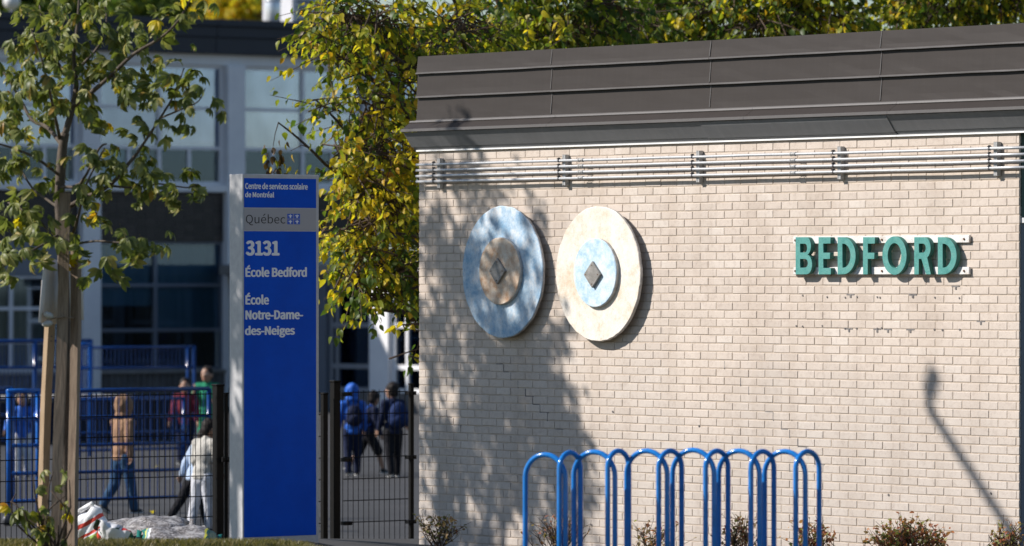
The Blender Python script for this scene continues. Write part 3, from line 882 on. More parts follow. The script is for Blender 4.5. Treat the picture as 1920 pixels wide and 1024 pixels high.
gate = thing('wire_gate', 'narrow black wire gate between square posts beside the brick building', 'gate', (fe0.x, FEY, 0), ANG_F)
fpost(gate, FF.px(628.5, 800)[0], FF.px(628, 717)[1], 0.072)
fpost(gate, FF.px(608, 800)[0], FF.px(608, 740)[1], 0.052)
fpost(gate, FF.px(771, 800)[0], FF.px(771, 722)[1], 0.04)
xa, xb = FF.px(640, 800)[0], FF.px(766, 800)[0]
zt = FF.px(700, 735)[1]
v, h = wires(xa + .02, xb - .01, zt, 0.33, 0.0595, 0.2)
v.build('upright_wire', M['fence'], gate, kind='stuff'); h.build('cross_wire', M['fence'], gate, kind='stuff')
for px, lst in ((648, (739, 862, 981)), (768, (737, 857, 978))):
    for zy in lst:
        m, z = FF.px(px, zy)
        q = MB(); q.bbox((m - .045, -0.05, z - .018), (m + .045, 0.02, z + .018), .003); q.tube([(m + .02, -0.06, z), (m + .02, -0.04, z)], 0.012, 8); q.build('hinge_clamp', M['fence'], gate)
# first leaf of the double gate, on the far side of the pylon
v, h = wires(FF.px(430, 800)[0], FF.px(600, 800)[0], zt, 0.36, 0.0595, 0.2)
v.build('upright_wire', M['fence'], gate, kind='stuff'); h.build('cross_wire', M['fence'], gate, kind='stuff')

# ------------------------------------------------------------------ school building (far side of the yard)
FA0 = at(430, 516, 110.0)
FA = Frame((FA0.x, 110.0), ANG_F)
school = thing('school_building', 'two storey white framed school with dark parapet and dark brick spandrels', 'building', (FA0.x, 110.0, 0), ANG_F)
def kx(px, d=0.0): return FA.px(px, 400, d)[0]
K0, K1 = kx(-260), kx(1010)
Z_HEAD, Z_SILL, Z_SP, Z_BASE, Z_WH = 7.22, 4.70, 3.50, 0.82, 7.45
mb = MB()
mb.box((K0, 0.30, 0), (K1, 0.35, Z_BASE)); mb.box((K0, 6, 0), (K1, 6.2, 8.0)); mb.box((K0, 0.5, 3.9), (K1, 6, 4.2)); mb.box((K0, 0.5, 0), (K1, 6, 0.3))
mb.build('interior', M['interior'], school)
mb = MB()
mb.box((K0, -0.02, Z_HEAD), (K1, 0.4, Z_WH)); mb.build('head_band', M['white_wall'], school)
mb = MB(); mb.box((K0, 0.02, Z_SP), (K1, 0.35, Z_SILL - 0.16)); mb.build('spandrel_wall', M['tile_joint'], school)
mb = MB(); mb.box((K0, 0.0, 0), (K1, 0.3, Z_BASE - 0.07))
n = int((K1-K0)/0.16)
for i in range(n): mb.box((K0 + i*.16, -0.03, 0), (K0 + i*.16 + .09, 0.0, Z_BASE - 0.075))
mb.build('ribbed_base', M['ribbed'], school)
mb = MB(); mb.bbox((K0, -0.10, Z_BASE - 0.07), (K1, 0.3, Z_BASE), .01); mb.build('base_sill', M['slab'], school)
# parapet in stepped metal lengths
pj = [K0, kx(-60), kx(170), kx(394), kx(620), kx(800), K1]
for i in range(len(pj)-1):
    for (za, zb, d) in ((Z_WH + .003, 7.80, .22), (7.803, 8.03, .26), (8.033, 8.18, .32)):
        p = MB(); p.bbox((pj[i] + .004, -d, za), (pj[i+1] - .004, 0.45, zb), .01); p.build('parapet_panel', M['navy'], school)
mb = MB(); mb.box((K0, 0.455, 7.5), (K1, 14, 7.95)); mb.build('roof', M['navy'], school)
PIL = [kx(p) for p in (-104, 167, 438, 705, 972)]
for k in PIL:
    p = MB(); p.bbox((k - 0.25, -0.16, 0.0), (k + 0.20, 0.3, Z_HEAD - .002), .01); p.build('pilaster', M['white_wall'], school)
def window(x0, x1, z0, z1, cols, rows, mt, blinds, extra=None, y=0.1, fr=0.05, parent=school, rails=0.055, glass=M['glass']):
    """cols / rows: fractions of the inner divisions; blinds: list of (x0,x1,z0,z1,material) fractions"""
    f = MB()
    f.bbox((x0, y - .05, z0), (x0 + fr, y + .05, z1), .004); f.bbox((x1 - fr, y - .05, z0), (x1, y + .05, z1), .004)
    f.bbox((x0 + fr, y - .049, z0), (x1 - fr, y + .049, z0 + fr), .004); f.bbox((x0 + fr, y - .049, z1 - fr), (x1 - fr, y + .049, z1), .004)
    wo = f.build('window', mt, parent)
    xs = [x0 + fr] + [x0 + (x1-x0)*c for c in cols] + [x1 - fr]
    zs = [z0 + fr] + [z0 + (z1-z0)*c for c in rows] + [z1 - fr]
    g = MB()
    for c in cols: xx = x0 + (x1-x0)*c; g.bbox((xx - .045, y - .046, z0 + fr), (xx + .045, y + .045, z1 - fr), .004)
    for c in rows: zz = z0 + (z1-z0)*c; g.bbox((x0 + fr, y - .042, zz - rails/2), (x1 - fr, y + .042, zz + rails/2), .004)
    g.build('glazing_bar', mt, wo)
    for i in range(len(xs)-1):
        for j in range(len(zs)-1):
            sub = [xs[i], xs[i+1]]
            if extra and j in extra:
                mid = (xs[i]+xs[i+1])/2
                e = MB(); e.bbox((mid - .045, y - .038, zs[j]), (mid + .045, y + .038, zs[j+1]), .004); e.build('glazing_bar', mt, wo)
                sub = [xs[i], mid, xs[i+1]]
            for a, b in zip(sub, sub[1:]):
                q = MB(); q.box((a, y - .004 + random.uniform(-.003, .003), zs[j]), (b, y + .004, zs[j+1])); q.build('pane', M['glass'] if j == 0 else glass, wo)
    for (a, b, c, d, bm) in blinds:
        q = MB(); X0, X1, Z0, Z1 = x0 + (x1-x0)*a, x0 + (x1-x0)*b, z0 + (z1-z0)*c, z0 + (z1-z0)*d
        nn = 14; vs = []
        for i in range(nn+1):
            xx = X0 + (X1-X0)*i/nn; yy = y + .11 + .012*(i % 2)
            vs += [(xx, yy, Z0), (xx, yy, Z1)]
        q.add(vs, [(2*i, 2*i+2, 2*i+3, 2*i+1) for i in range(nn)]); q.build('blind', bm, wo)
    return wo
BB, BL_, CU = M['blind'], M['blind_low'], M['curtain']
for i in range(4):
    a, b = PIL[i] + 0.203, PIL[i+1] - 0.253
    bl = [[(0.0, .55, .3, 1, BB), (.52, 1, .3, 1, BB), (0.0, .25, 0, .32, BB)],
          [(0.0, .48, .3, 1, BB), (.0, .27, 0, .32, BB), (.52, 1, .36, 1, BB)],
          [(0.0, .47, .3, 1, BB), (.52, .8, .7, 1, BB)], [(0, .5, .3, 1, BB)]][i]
    window(a, b, Z_SILL, Z_HEAD - .003, [0.5], [0.305, 0.64], M['white_wall'], bl, extra=(0,), fr=.07, rails=0.075, glass=M['mirror_glass'])
    p = MB(); p.bbox((a - .2, -0.12, Z_SILL - 0.155), (b + .2, 0.3, Z_SILL - .002), .01); p.build('sill', M['white_wall'], school)
    top = Z_SP - .003 if i else 2.78
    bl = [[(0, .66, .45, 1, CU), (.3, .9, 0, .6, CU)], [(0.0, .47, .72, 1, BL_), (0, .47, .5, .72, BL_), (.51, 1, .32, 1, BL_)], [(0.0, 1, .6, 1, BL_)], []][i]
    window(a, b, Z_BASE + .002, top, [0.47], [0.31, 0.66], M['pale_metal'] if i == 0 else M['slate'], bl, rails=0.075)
    if i == 0:
        p = MB(); p.box((a, 0.03, top + .002), (b, 0.3, Z_SP - .002)); p.build('infill_panel', M['slate'], school)
# stacked dark bricks of the spandrels
tw, th_ = 0.242, 0.118
tb = MB(); tb.bbox((0, -0.006, 0), (tw - 0.016, 0.03, th_ - 0.013), .003); tme = tb.mesh('brick')
stf = MB()
for i in range(3):
    a, b = PIL[i] + 0.21, PIL[i+1] - 0.26
    nx = int((b-a)/tw); w_ = (b-a)/nx
    nz = int((Z_SILL - .16 - Z_SP)/th_)
    for ix in range(nx):
        for iz in range(nz):
            x, z = a + ix*w_, Z_SP + .01 + iz*th_
            px = 960 + FA.w(x, 0, z).x / FA.w(x, 0, z).y * FPX
            if i < 2 and px > -10: obj('brick', tme, M['tile'], school, (x, 0.02, z))
            else: stf.box((x, 0.012, z), (x + tw - .016, 0.04, z + th_ - .013))
stf.build('brickwork', M['tile'], school, kind='stuff')

# roof units: shining duct and a pale box
d0 = at(512, 40, 118)
duct = thing('roof_duct', 'shiny stainless round duct rising above the dark parapet', 'vent', (d0.x, 118, 7.9))
p = MB(); p.tube([(0, 0, 0), (0, 0, 1.8)], 0.17, 28); p.tube([(0, 0, .42), (0, 0, .46)], 0.185, 28); p.build('duct', M['steel_stack'], duct, True)
p = MB(); p.tube([(0, 0, 1.1), (0, 0, 1.15)], 0.19, 28); p.build('flange', M['steel_stack'], duct, True)
d1 = at(566, 40, 120)
hv = thing('roof_unit', 'pale grey boxy ventilation unit beside the shiny duct', 'vent', (d1.x, 120, 7.9), ANG_F)
p = MB(); p.bbox((-.62, -.5, 0), (.5, .7, 1.55), .02); p.build('housing', M['pale_metal'], hv)
p = MB()
for i in range(7): p.box((-.5, -.52, .3 + i*.14), (.4, -.5, .36 + i*.14))
p.build('louvre', M['slate'], hv)

# ------------------------------------------------------------------ one storey link in front of it
LKx = FA.px(418, 516)[0]
lc = FA.w(LKx, 0, 0)
LK = Frame((lc.x, lc.y), ANG_W)
link = thing('link_building', 'low white one storey wing with large dark windows', 'building', (lc.x, lc.y, 0), ANG_W)
L1 = LK.px(830, 600)[0]
def lm(px): return LK.px(px, 600)[0]
mb = MB(); mb.bbox((0.2, -0.25, 2.80), (L1, 3.5, 3.02), .02); mb.build('roof', M['slab'], link)
mb = MB(); mb.box((0.2, 0.06, 2.58), (L1, 0.3, 2.797)); mb.build('lintel', M['slate'], link)
mb = MB(); mb.box((0.2, 0.02, 0.0), (L1, 0.3, 0.42)); mb.build('base', M['ribbed'], link)
mb = MB(); mb.box((0.2, 3.3, 0.0), (L1, 3.5, 2.79)); mb.box((.2, .3, 0), (L1, 3.3, .1)); mb.build('interior', M['interior'], link)
pl = [lm(470), lm(606), lm(714), lm(830)]
for k in pl[:3]:
    w = 0.33 if k == pl[2] else 0.16
    p = MB(); p.bbox((k - w, -0.06, 0), (k + w, 0.3, 2.578), .01); p.build('pilaster', M['white_wall'] if k == pl[2] else M['slate'], link)
for i in range(3):
    a, b = pl[i] + (.335 if i == 2 else .165), pl[i+1] - (.335 if i == 1 else .165)
    window(a, b, 0.423, 2.577, [0.3 if i == 2 else 0.16], [0.24, 0.63], M['white_wall'] if i == 2 else M['dull_frame'], [(0, 1, .2, 1, CU)] if i != 1 else [(0.4, 1, .25, .95, BL_)], parent=link, rails=0.1, fr=.09)

# ------------------------------------------------------------------ blue railings in the yard
def railing(lbl, px0, px1, Y, zs, pitch, postpx, ztop_post=None, zbot=0.0, r=0.019, name='railing', cat='railing', pick_r=0.0055, group='blue railings of the schoolyard', ang=ANG_F, pz=None):
    c = at(px0, 600, Y); F_ = Frame((c.x, Y), ang)
    t = thing(name, lbl, cat, (c.x, Y, 0), ang, group)
    x1 = F_.px(px1, 600)[0]
    for z in zs:
        p = MB(); p.tube([(0, 0, z), (x1, 0, z)], r if z < max(zs) else r*1.25, 10); p.build('rail', M['rail_blue_shaded'], t, True)
    if pitch:
        p = MB(); x = pitch/2
        lo, hi = pz or (min(zs), max(zs))
        while x < x1: p.tube([(x, 0, lo), (x, 0, hi)], pick_r, 6); x += pitch
        p.build('picket', M['rail_blue_shaded'], t, kind='stuff')
    for q in postpx:
        x = F_.px(q, 600)[0]
        p = MB(); p.tube([(x, 0.0, zbot), (x, 0, (ztop_post or max(zs)))], r*1.5, 10); p.tube([(x, 0, zbot), (x, 0, zbot + .015)], r*2.6, 10); p.build('post', M['rail_blue_shaded'], t, True)
    return t
railing('long blue railing with five rails behind the hooded child', 128, 392, 58.6, [1.50, 1.19, .885, .58, .27], 0.105, (130, 392))
railing('blue railing with dense pickets above the ribbed school base', 150, 362, 90, [1.545, 1.19], 0.085, (352, 364), 1.56, 0.0)
railing('tall blue railing beside the child in the blue jacket', -40, 170, 84, [1.73, 1.30, .9], 0.075, (-38, 66, 170), 1.75, 0.0, r=.026)
railing('blue railing at the foot of the stair behind the long railing', 120, 345, 74, [1.02, .78, .55, .3], 0.11, (122, 230, 345), 1.04, 0.0)
railing('short blue railing end at the edge of the yard', -60, 22, 63, [1.42, 1.1, .8], 0.1, (20,), 1.44, 0.0, r=.026)
# ladder shaped frames
def ladder(lbl, px0, px1, Y, ztop, rungs, zbot, wheel=False):
    c = at(px0, 600, Y); F_ = Frame((c.x, Y), ANG_F)
    t = thing('barrier_gate', lbl, 'gate', (c.x, Y, 0), ANG_F, 'blue ladder shaped gates')
    x1 = F_.px(px1, 600)[0]
    for x in (0, x1):
        p = MB(); p.tube([(x, 0, zbot), (x, 0, ztop)], .026, 10); p.build('post', M['gate_blue_sunlit'], t, True)
    p = MB(); p.tube([(-.02, 0, ztop), (x1 + .02, 0, ztop)], .026, 10); p.build('top_rail', M['gate_blue_sunlit'], t, True)
    for z in rungs:
        p = MB(); p.tube([(0, 0, z), (x1, 0, z)], .022, 8); p.build('rung', M['gate_blue_sunlit'], t, True)
    p = MB()
    for i in range(1, 5): p.tube([(x1*i/5, 0, rungs[-1]), (x1*i/5, 0, ztop)], .008, 6)
    p.build('picket', M['rail_blue_shaded'], t, kind='stuff')
    if wheel:
        p = MB(); p.tube([(0, -.03, .07), (0, .03, .07)], .07, 16); p.build('wheel', M['dark_steel'], t, True)
ladder('blue ladder shaped gate on a small wheel before the seated child', 16, 71, 58.0, 1.51, [1.2, .9, .59, .28], .1, True)
ladder('blue ladder shaped gate frame beside the tree stakes', 148, 169, 80, 1.74, [1.37, 1.02, .6], 0.0)
# ramp with dark panelled side below the school windows
rc = at(-90, 600, 85.0); FR = Frame((rc.x, 85.0), ANG_F)
ramp_o = thing('ramp', 'dark panelled ramp running below the school windows behind the railings', 'ramp', (rc.x, 85.0, 0), ANG_F)
r1 = FR.px(352, 600)[0]
mb = MB(); mb.bbox((0, 0.05, 0.0), (r1, 3.2, 0.74), .01); mb.build('slab', M['slab'], ramp_o)
n = int(r1/0.62)
for i in range(n):
    p = MB(); p.bbox((r1*i/n + .008, 0.0, 0.03), (r1*(i+1)/n - .008, 0.045, 0.70), .006); p.build('side_panel', M['ramp_navy'], ramp_o)
p = MB(); p.bbox((-.02, -0.03, 0.742), (r1 + .02, 0.12, 0.78), .006); p.build('edge_beam', M['rail_blue_shaded'], ramp_o)

# ------------------------------------------------------------------ leaves and trees
def leaf_ovate(seed, w=0.62, teeth=True):
    rr = random.Random(seed)
    fold = rr.uniform(.08, .22); droop = rr.uniform(.1, .45); tw = rr.uniform(-.15, .15)
    prof = [(0.0, 0.0), (0.14, .62), (0.36, 1.0), (0.6, .82), (0.82, .4), (1.0, 0.0)]
    vs = []
    for i, (t, h) in enumerate(prof):
        z = -droop*t*t; hw = w/2*h*rr.uniform(.92, 1.08)
        vs += [(-hw, t, z + fold*h*.5 + tw*h*t), (0, t, z), (hw, t, z + fold*h*.5 - tw*h*t)]
    fs = []
    for i in range(len(prof)-1):
        a = 3*i
        fs += [(a, a+1, a+4, a+3), (a+1, a+2, a+5, a+4)]
    return vs, fs
def leaf_palm(seed):
    """compound leaf: five to seven drooping leaflets from one stalk"""
    rr = random.Random(seed)
    n = rr.choice((5, 6, 7)); V = []; Fc = []
    st = [(0, -.5, .1), (.012, -.5, .1), (.012, 0, 0), (0, 0, 0)]
    V += st; Fc.append((0, 1, 2, 3))
    for k in range(n):
        u = (k/(n-1) - .5)*2
        ang = u*R(78) + rr.uniform(-.08, .08); L = (1.0 - .32*abs(u))*rr.uniform(.88, 1.08)
        dr = rr.uniform(.6, 1.5); fold = rr.uniform(.1, .28); w = .40*L*rr.uniform(.85, 1.1)
        prof = [(0, .14), (.26, .66), (.55, 1.0), (.82, .78), (1.0, 0.04)]
        o = len(V)
        for t, h in prof:
            y = t*L*(1 - .18*dr*t); z = -dr*L*.55*t*t
            for sx in (-1, 0, 1):
                x = sx*w/2*h; zz = z + (fold*w*h if sx else 0)
                V.append((x*math.cos(ang) + y*math.sin(ang), -x*math.sin(ang) + y*math.cos(ang), zz))
        for i in range(len(prof)-1):
            a = o + 3*i
            Fc += [(a, a+1, a+4, a+3), (a+1, a+2, a+5, a+4)]
    return V, Fc
OV = [leaf_ovate(s) for s in range(7)]
PM = [leaf_palm(s + 20) for s in range(10)]
_leaf_cache = {}
def leaf_mesh(kind, i, mt, mi):
    key = (kind, i, mi)
    if key not in _leaf_cache:
        vs, fs = (OV if kind == 'ov' else PM)[i]
        mb = MB(); mb.add(vs, fs); me = mb.mesh('leaf', True); me.materials.append(mt)
        _leaf_cache[key] = me
    return _leaf_cache[key]
class Leaves:
    """collects placed leaves; the nearest to the camera become parts, the rest one mesh"""
    def __init__(s, kind): s.kind = kind; s.items = []
    def add(s, p, dirv, size, mi, roll=None, nup=None):
        d = Vector(dirv).normalized()
        up = Vector(nup) if nup is not None else Vector((random.gauss(0, .5), random.gauss(0, .5), 1))
        x = d.cross(up)
        if x.length < 1e-3: x = Vector((1, 0, 0))
        x.normalize(); z = x.cross(d)
        rl = random.gauss(0, .5) if roll is None else roll
        x, z = x*math.cos(rl) + z*math.sin(rl), z*math.cos(rl) - x*math.sin(rl)
        Mx = Matrix((( x.x, d.x, z.x, p[0]), (x.y, d.y, z.y, p[1]), (x.z, d.z, z.z, p[2]), (0, 0, 0, 1)))
        s.items.append((Mx, size, random.randrange(len(OV if s.kind == 'ov' else PM)), mi))
    def build(s, root, mats, n_parts=300, score=None, name='foliage'):
        base = root.location
        def vis(it):
            p = it[0].translation
            px = 960 + p.x/p.y*FPX; py = 516 - (p.z - EYE)/p.y*FPX
            return -20 < px < 1940 and -20 < py < 1040
        sc = score or (lambda it: it[0].translation.y - it[1]*20)
        order = sorted(s.items, key=sc)
        parts = [it for it in order if vis(it)][:n_parts] if n_parts else []
        ids = set(id(i) for i in parts)
        for it in parts:
            o = obj('leaf', leaf_mesh(s.kind, it[2], mats[it[3]], mats[it[3]].name), None, root)
            Ml = Matrix.Translation(-base) @ it[0] @ Matrix.Scale(it[1], 4)
            o.matrix_local = Ml
        rest = [it for it in s.items if id(it) not in ids]
        if not rest: return
        src = OV if s.kind == 'ov' else PM
        SV = [np.array(v) for v, f in src]
        Vs = []; Fs = []; Ms = []; off = 0
        for Mx, size, i, mi in rest:
            A = np.array(Mx)
            v = SV[i]*size
            Vs.append(v @ A[:3,:3].T + A[:3,3] - np.array(base)); f = np.array(src[i][1]) + off
            Fs.append(f); Ms.append(np.full(len(f), mi, dtype=np.int32)); off += len(v)
        Vs = np.concatenate(Vs); Fs = np.concatenate(Fs); Ms = np.concatenate(Ms)
        me = bpy.data.meshes.new(name)
        me.vertices.add(len(Vs)); me.vertices.foreach_set('co', Vs.ravel())
        me.loops.add(Fs.size); me.loops.foreach_set('vertex_index', Fs.ravel().astype(np.int32))
        me.polygons.add(len(Fs)); me.polygons.foreach_set('loop_start', np.arange(0, Fs.size, 4, dtype=np.int32))
        me.polygons.foreach_set('loop_total', np.full(len(Fs), 4, dtype=np.int32))
        for m in mats: me.materials.append(m)
        me.polygons.foreach_set('material_index', Ms); me.polygons.foreach_set('use_smooth', np.ones(len(Fs), dtype=bool))
        me.update(calc_edges=True); me.validate()
        obj(name, me, None, root, kind='stuff')

def bend(a, b, k=0.12, n=6):
    a = Vector(a); b = Vector(b); L = (b-a).length
    off = Vector((random.gauss(0, 1), random.gauss(0, 1), random.gauss(0, .6)))*L*k
    return [a.lerp(b, i/n) + off*math.sin(math.pi*i/n)*1.0 + Vector((random.gauss(0, 1), random.gauss(0, 1), random.gauss(0, 1)))*L*.012*(0 < i < n) for i in range(n+1)]

def crown_tree(lbl, cat_loc, trunk_h, trunk_r, blobs, mats, group, leaf=0.085, n_parts=300, per=9, bark='bark_dark', name='leafy_tree', yellow=None, twigs=True, limbs=True):
    """blobs: (x,y,z, rx,ry,rz, number of twigs, material weights)"""
    t = thing(name, lbl, 'tree', cat_loc, 0, group)
    base = Vector(cat_loc)
    top = base + Vector((0, 0, trunk_h))
    tr = MB(); pts = [base + Vector((0,0,-.1)), base + Vector((.02,.01,trunk_h*.35)), base + Vector((-.04,.03,trunk_h*.7)), top]
    tr.tube([p - base for p in pts], [trunk_r*1.25, trunk_r, trunk_r*.9, trunk_r*.75], 12)
    tr.build('trunk', M[bark], t, True)
    lv = Leaves('ov'); tw = MB()
    for (x, y, z, rx, ry, rz, nt, wts) in blobs:
        c = Vector((x, y, z))
        if limbs:
            b = MB(); pp = bend(top - Vector((0, 0, random.uniform(0, trunk_h*.25))), c, .1, 7)
            L = (c - top).length
            b.tube([p - base for p in pp], [max(.009, trunk_r*.36*(1 - i/8.2)) for i in range(8)], 7); b.build('branch', M[bark], t, True)
        for k in range(nt):
            d = Vector((random.gauss(0,1), random.gauss(0,1), random.gauss(0,1))).normalized()
            rad = random.random()**0.45
            p0 = c + Vector((d.x*rx, d.y*ry, d.z*rz))*rad
            dirv = (d + Vector((random.gauss(0,.6), random.gauss(0,.6), random.gauss(0,.4) - .35))).normalized()
            L = random.uniform(.25, .5)
            p1 = p0 + dirv*L; 
            if twigs: 
                q0 = p0 - dirv*.2 + (c - p0)*.25
                tw.tube([q0 - base, p0 - base, p1 - base], [.009, .006, .002], 4)
            cum = np.cumsum(wts)/sum(wts)
            mi = int(np.searchsorted(cum, random.random()))
            for j in range(per):
                u = (j + random.random())/per
                pp = p0.lerp(p1, u) + Vector((random.gauss(0,.03), random.gauss(0,.03), random.gauss(0,.03)))
                side = dirv.cross(Vector((0,0,1))); side = side.normalized() if side.length > .01 else Vector((1,0,0))
                ld = dirv*.5 + side*(1 if j % 2 else -1)*random.uniform(.4, 1.0) + Vector((0, 0, -random.uniform(.1, .95)))
                lv.add(pp, ld, leaf*random.uniform(.7, 1.2), mi if random.random() < .72 else int(np.searchsorted(cum, random.random())))
    if twigs: tw.build('twig', M['twig'], t, kind='stuff')
    lv.build(t, mats, n_parts)
    return t

LM3 = [M['leaf_dark'], M['leaf_mid'], M['leaf_yellow'], M['leaf_brown']]
def blob(px, py, Y, rpx, rpy, ry, nt, w): 
    c = at(px, py, Y); return (c.x, c.y, c.z, rpx/FPX*Y, ry, rpy/FPX*Y, nt, w)
random.seed(21)
DK, MD, YL, GY = (6, 3, .6, .1), (2.5, 5, 2.5, .1), (.7, 3, 6, .2), (4, 4, 1.2, .1)
# yellow tree growing just behind the corner of the brick wall
bl = [blob(690, 45, 49, 95, 60, 1.0, 75, MD), blob(760, 150, 49.5, 70, 80, 1.0, 62, MD), blob(650, 30, 49, 60, 40, .8, 34, MD), blob(700, 215, 48.8, 60, 70, .9, 48, MD),
      blob(715, 290, 48.6, 60, 55, .8, 46, YL), blob(690, 360, 48.4, 60, 45, .7, 44, YL), blob(745, 390, 48.6, 55, 60, .8, 46, YL), blob(690, 430, 48.2, 65, 45, .7, 38, YL), blob(700, 490, 48.3, 58, 40, .7, 34, MD),
      blob(745, 510, 48.5, 50, 50, .8, 36, DK), blob(665, 520, 48, 30, 40, .4, 16, MD), blob(715, 560, 48.2, 45, 22, .4, 14, DK), blob(790, 300, 49.5, 60, 120, 1.0, 60, YL), blob(850, 60, 50, 110, 60, 1.0, 80, MD), blob(800, 480, 49.6, 50, 80, .8, 36, DK),
      blob(640, 285, 48.2, 26, 26, .4, 10, YL), blob(600, 60, 48.6, 28, 60, .5, 12, MD), blob(612, 205, 48.4, 30, 26, .4, 9, GY), blob(760, -140, 49.6, 220, 110, 1.3, 90, MD), blob(645, 115, 48.4, 45, 40, .5, 16, MD), blob(782, 620, 47.8, 8, 50, .1, 3, GY), blob(768, 668, 47.7, 8, 12, .08, 1, MD), blob(1010, 250, 51, 150, 200, .8, 40, GY)]
c0 = at(1010, 600, 50.2)
yt = crown_tree('yellow and green autumn tree spilling past the corner of the brick building', (c0.x, 50.2, .25), 2.6, .13, bl, LM3, None, .084, 300, 10)
# bare twig reaching out over the pylon, drawn branch by branch
def branch_px(root, pts, Y0, Y1, r0, r1, m='bark_dark', n=6):
    P = []
    for i, (x, y) in enumerate(pts): P.append(at(x, y, Y0 + (Y1-Y0)*i/(len(pts)-1)))
    b = MB(); k = len(P)
    b.tube([p - root.location for p in P], [r0 + (r1-r0)*i/(k-1) for i in range(k)], n)
    b.build('branch', M[m], root, True); return P
branch_px(yt, [(800, 430), (735, 378), (712, 362), (672, 338), (640, 330), (610, 308), (580, 278), (548, 250), (522, 230)], 49, 47.6, .028, .007)
branch_px(yt, [(672, 338), (640, 322), (612, 303)], 48.1, 48, .012, .005)
branch_px(yt, [(522, 230), (516, 250), (512, 275)], 47.6, 47.6, .006, .003)
branch_px(yt, [(580, 278), (566, 272), (545, 283)], 47.8, 47.7, .006, .003)
branch_px(yt, [(800, 110), (770, 95), (735, 78), (700, 60), (640, 22)], 50, 48.6, .03, .01)
branch_px(yt, [(790, 125), (740, 112), (690, 132), (640, 150)], 49.5, 48.4, .02, .006)
branch_px(yt, [(780, 190), (730, 205), (690, 235), (660, 260)], 49.5, 48.3, .02, .006)
branch_px(yt, [(780, 320), (730, 350), (680, 375)], 49.3, 48, .02, .006)
branch_px(yt, [(800, 450), (760, 430), (720, 420), (640, 432)], 49.3, 47.9, .016, .005)
lv = Leaves('ov')
for x, y in ((538, 222), (543, 236), (500, 278), (496, 290), (516, 300), (530, 305), (548, 290), (575, 318), (520, 318), (506, 312), (535, 270), (580, 268), (545, 312), (560, 318)):
    p = at(x, y, 47.65); lv.add(p, (random.gauss(0,.5), random.gauss(0,.3), -1), .078*random.uniform(.8, 1.1), 1 if random.random() < .4 else 2)
for k in range(26):
    p = at(random.uniform(494, 550), random.uniform(262, 325), 47.65); lv.add(p, (random.gauss(0,.3), random.gauss(0,.3), -1), .07*random.uniform(.7, 1.3), 3)
lv.build(yt, LM3, 60)
# taller green trees standing behind the flat roof
specs = [('green tree with yellow tips behind the flat roof, next to the yellow tree', 1010, 53.5, [(940, 50, 95, 55, GY), (1050, 60, 95, 55, GY), (1000, -60, 130, 90, GY), (1110, 20, 80, 60, DK), (985, 90, 100, 40, GY)]),
         ('dark green tree behind the middle of the flat roof', 1240, 56, [(1180, 40, 95, 60, DK), (1270, 50, 95, 55, DK), (1220, -60, 140, 90, DK), (1330, 20, 80, 60, GY), (1240, 75, 90, 30, DK)]),
         ('sparse yellowing tree behind the flat roof with sky showing through', 1500, 55, [(1420, 55, 80, 40, GY), (1500, 35, 90, 50, MD), (1570, 45, 80, 45, MD), (1480, -60, 160, 80, MD)]),
         ('green tree behind the far corner of the flat roof at the picture edge', 1780, 57, [(1680, 30, 90, 40, MD), (1770, 20, 100, 45, GY), (1870, 15, 90, 40, MD), (1780, -70, 180, 80, MD), (1930, 0, 60, 60, GY)])]
for lbl, px, Y, bb in specs:
    c = at(px, 600, Y)
    bl = [blob(x, y, Y + random.uniform(-1, .6), a, b, 1.1, int(a*b/62), w) for x, y, a, b, w in bb]
    crown_tree(lbl, (c.x, Y, interp(LEFT_P, Y)), 3.1, .15, bl, LM3, 'trees behind the flat roof', .095, 120, 9)

# trees out beyond the school roof
far = [('dark evergreen tree beyond the school roof', 330, 150, [(300, 10, 60, 30), (370, 15, 60, 28), (335, -40, 90, 50)], (1, 0, 0, 0), .2),
       ('golden tree beyond the school roof beside the shiny duct', 455, 146, [(430, 15, 50, 25), (475, 20, 40, 22), (450, -40, 70, 50)], (.3, 1.5, 8, .4), .2),
       ('dark green tree beyond the school roof behind the lamp globe', 40, 150, [(0, 15, 80, 30), (90, 10, 70, 30), (160, 5, 70, 30), (50, -50, 120, 60), (230, 5, 60, 30)], (1, .2, .0, 0), .2)]
for lbl, px, Y, bb, w, lf in far:
    c = at(px, 600, Y)
    crown_tree(lbl, (c.x, Y, 0), 7.4, .22, [blob(x, y, Y + random.uniform(-1, 1), a, b, 2.0, int(a*b/12), w) for x, y, a, b in bb], LM3, 'trees beyond the school', lf, 0, 9, twigs=False)

# lamp globe over the roof
lc_ = at(22, 3, 135)
lg = thing('globe_lamp', 'white globe lamp on a thin pole above the school roof', 'lamp', (lc_.x, 135, 0))
p = MB(); p.ell((0, 0, lc_.z), (.22, .22, .22), None, 20, 14); p.build('globe', M['white_metal'], lg, True)
p = MB(); p.tube([(0, 0, 0), (0, 0, lc_.z - .2)], .05, 8); p.build('pole', M['pale_metal'], lg, True)

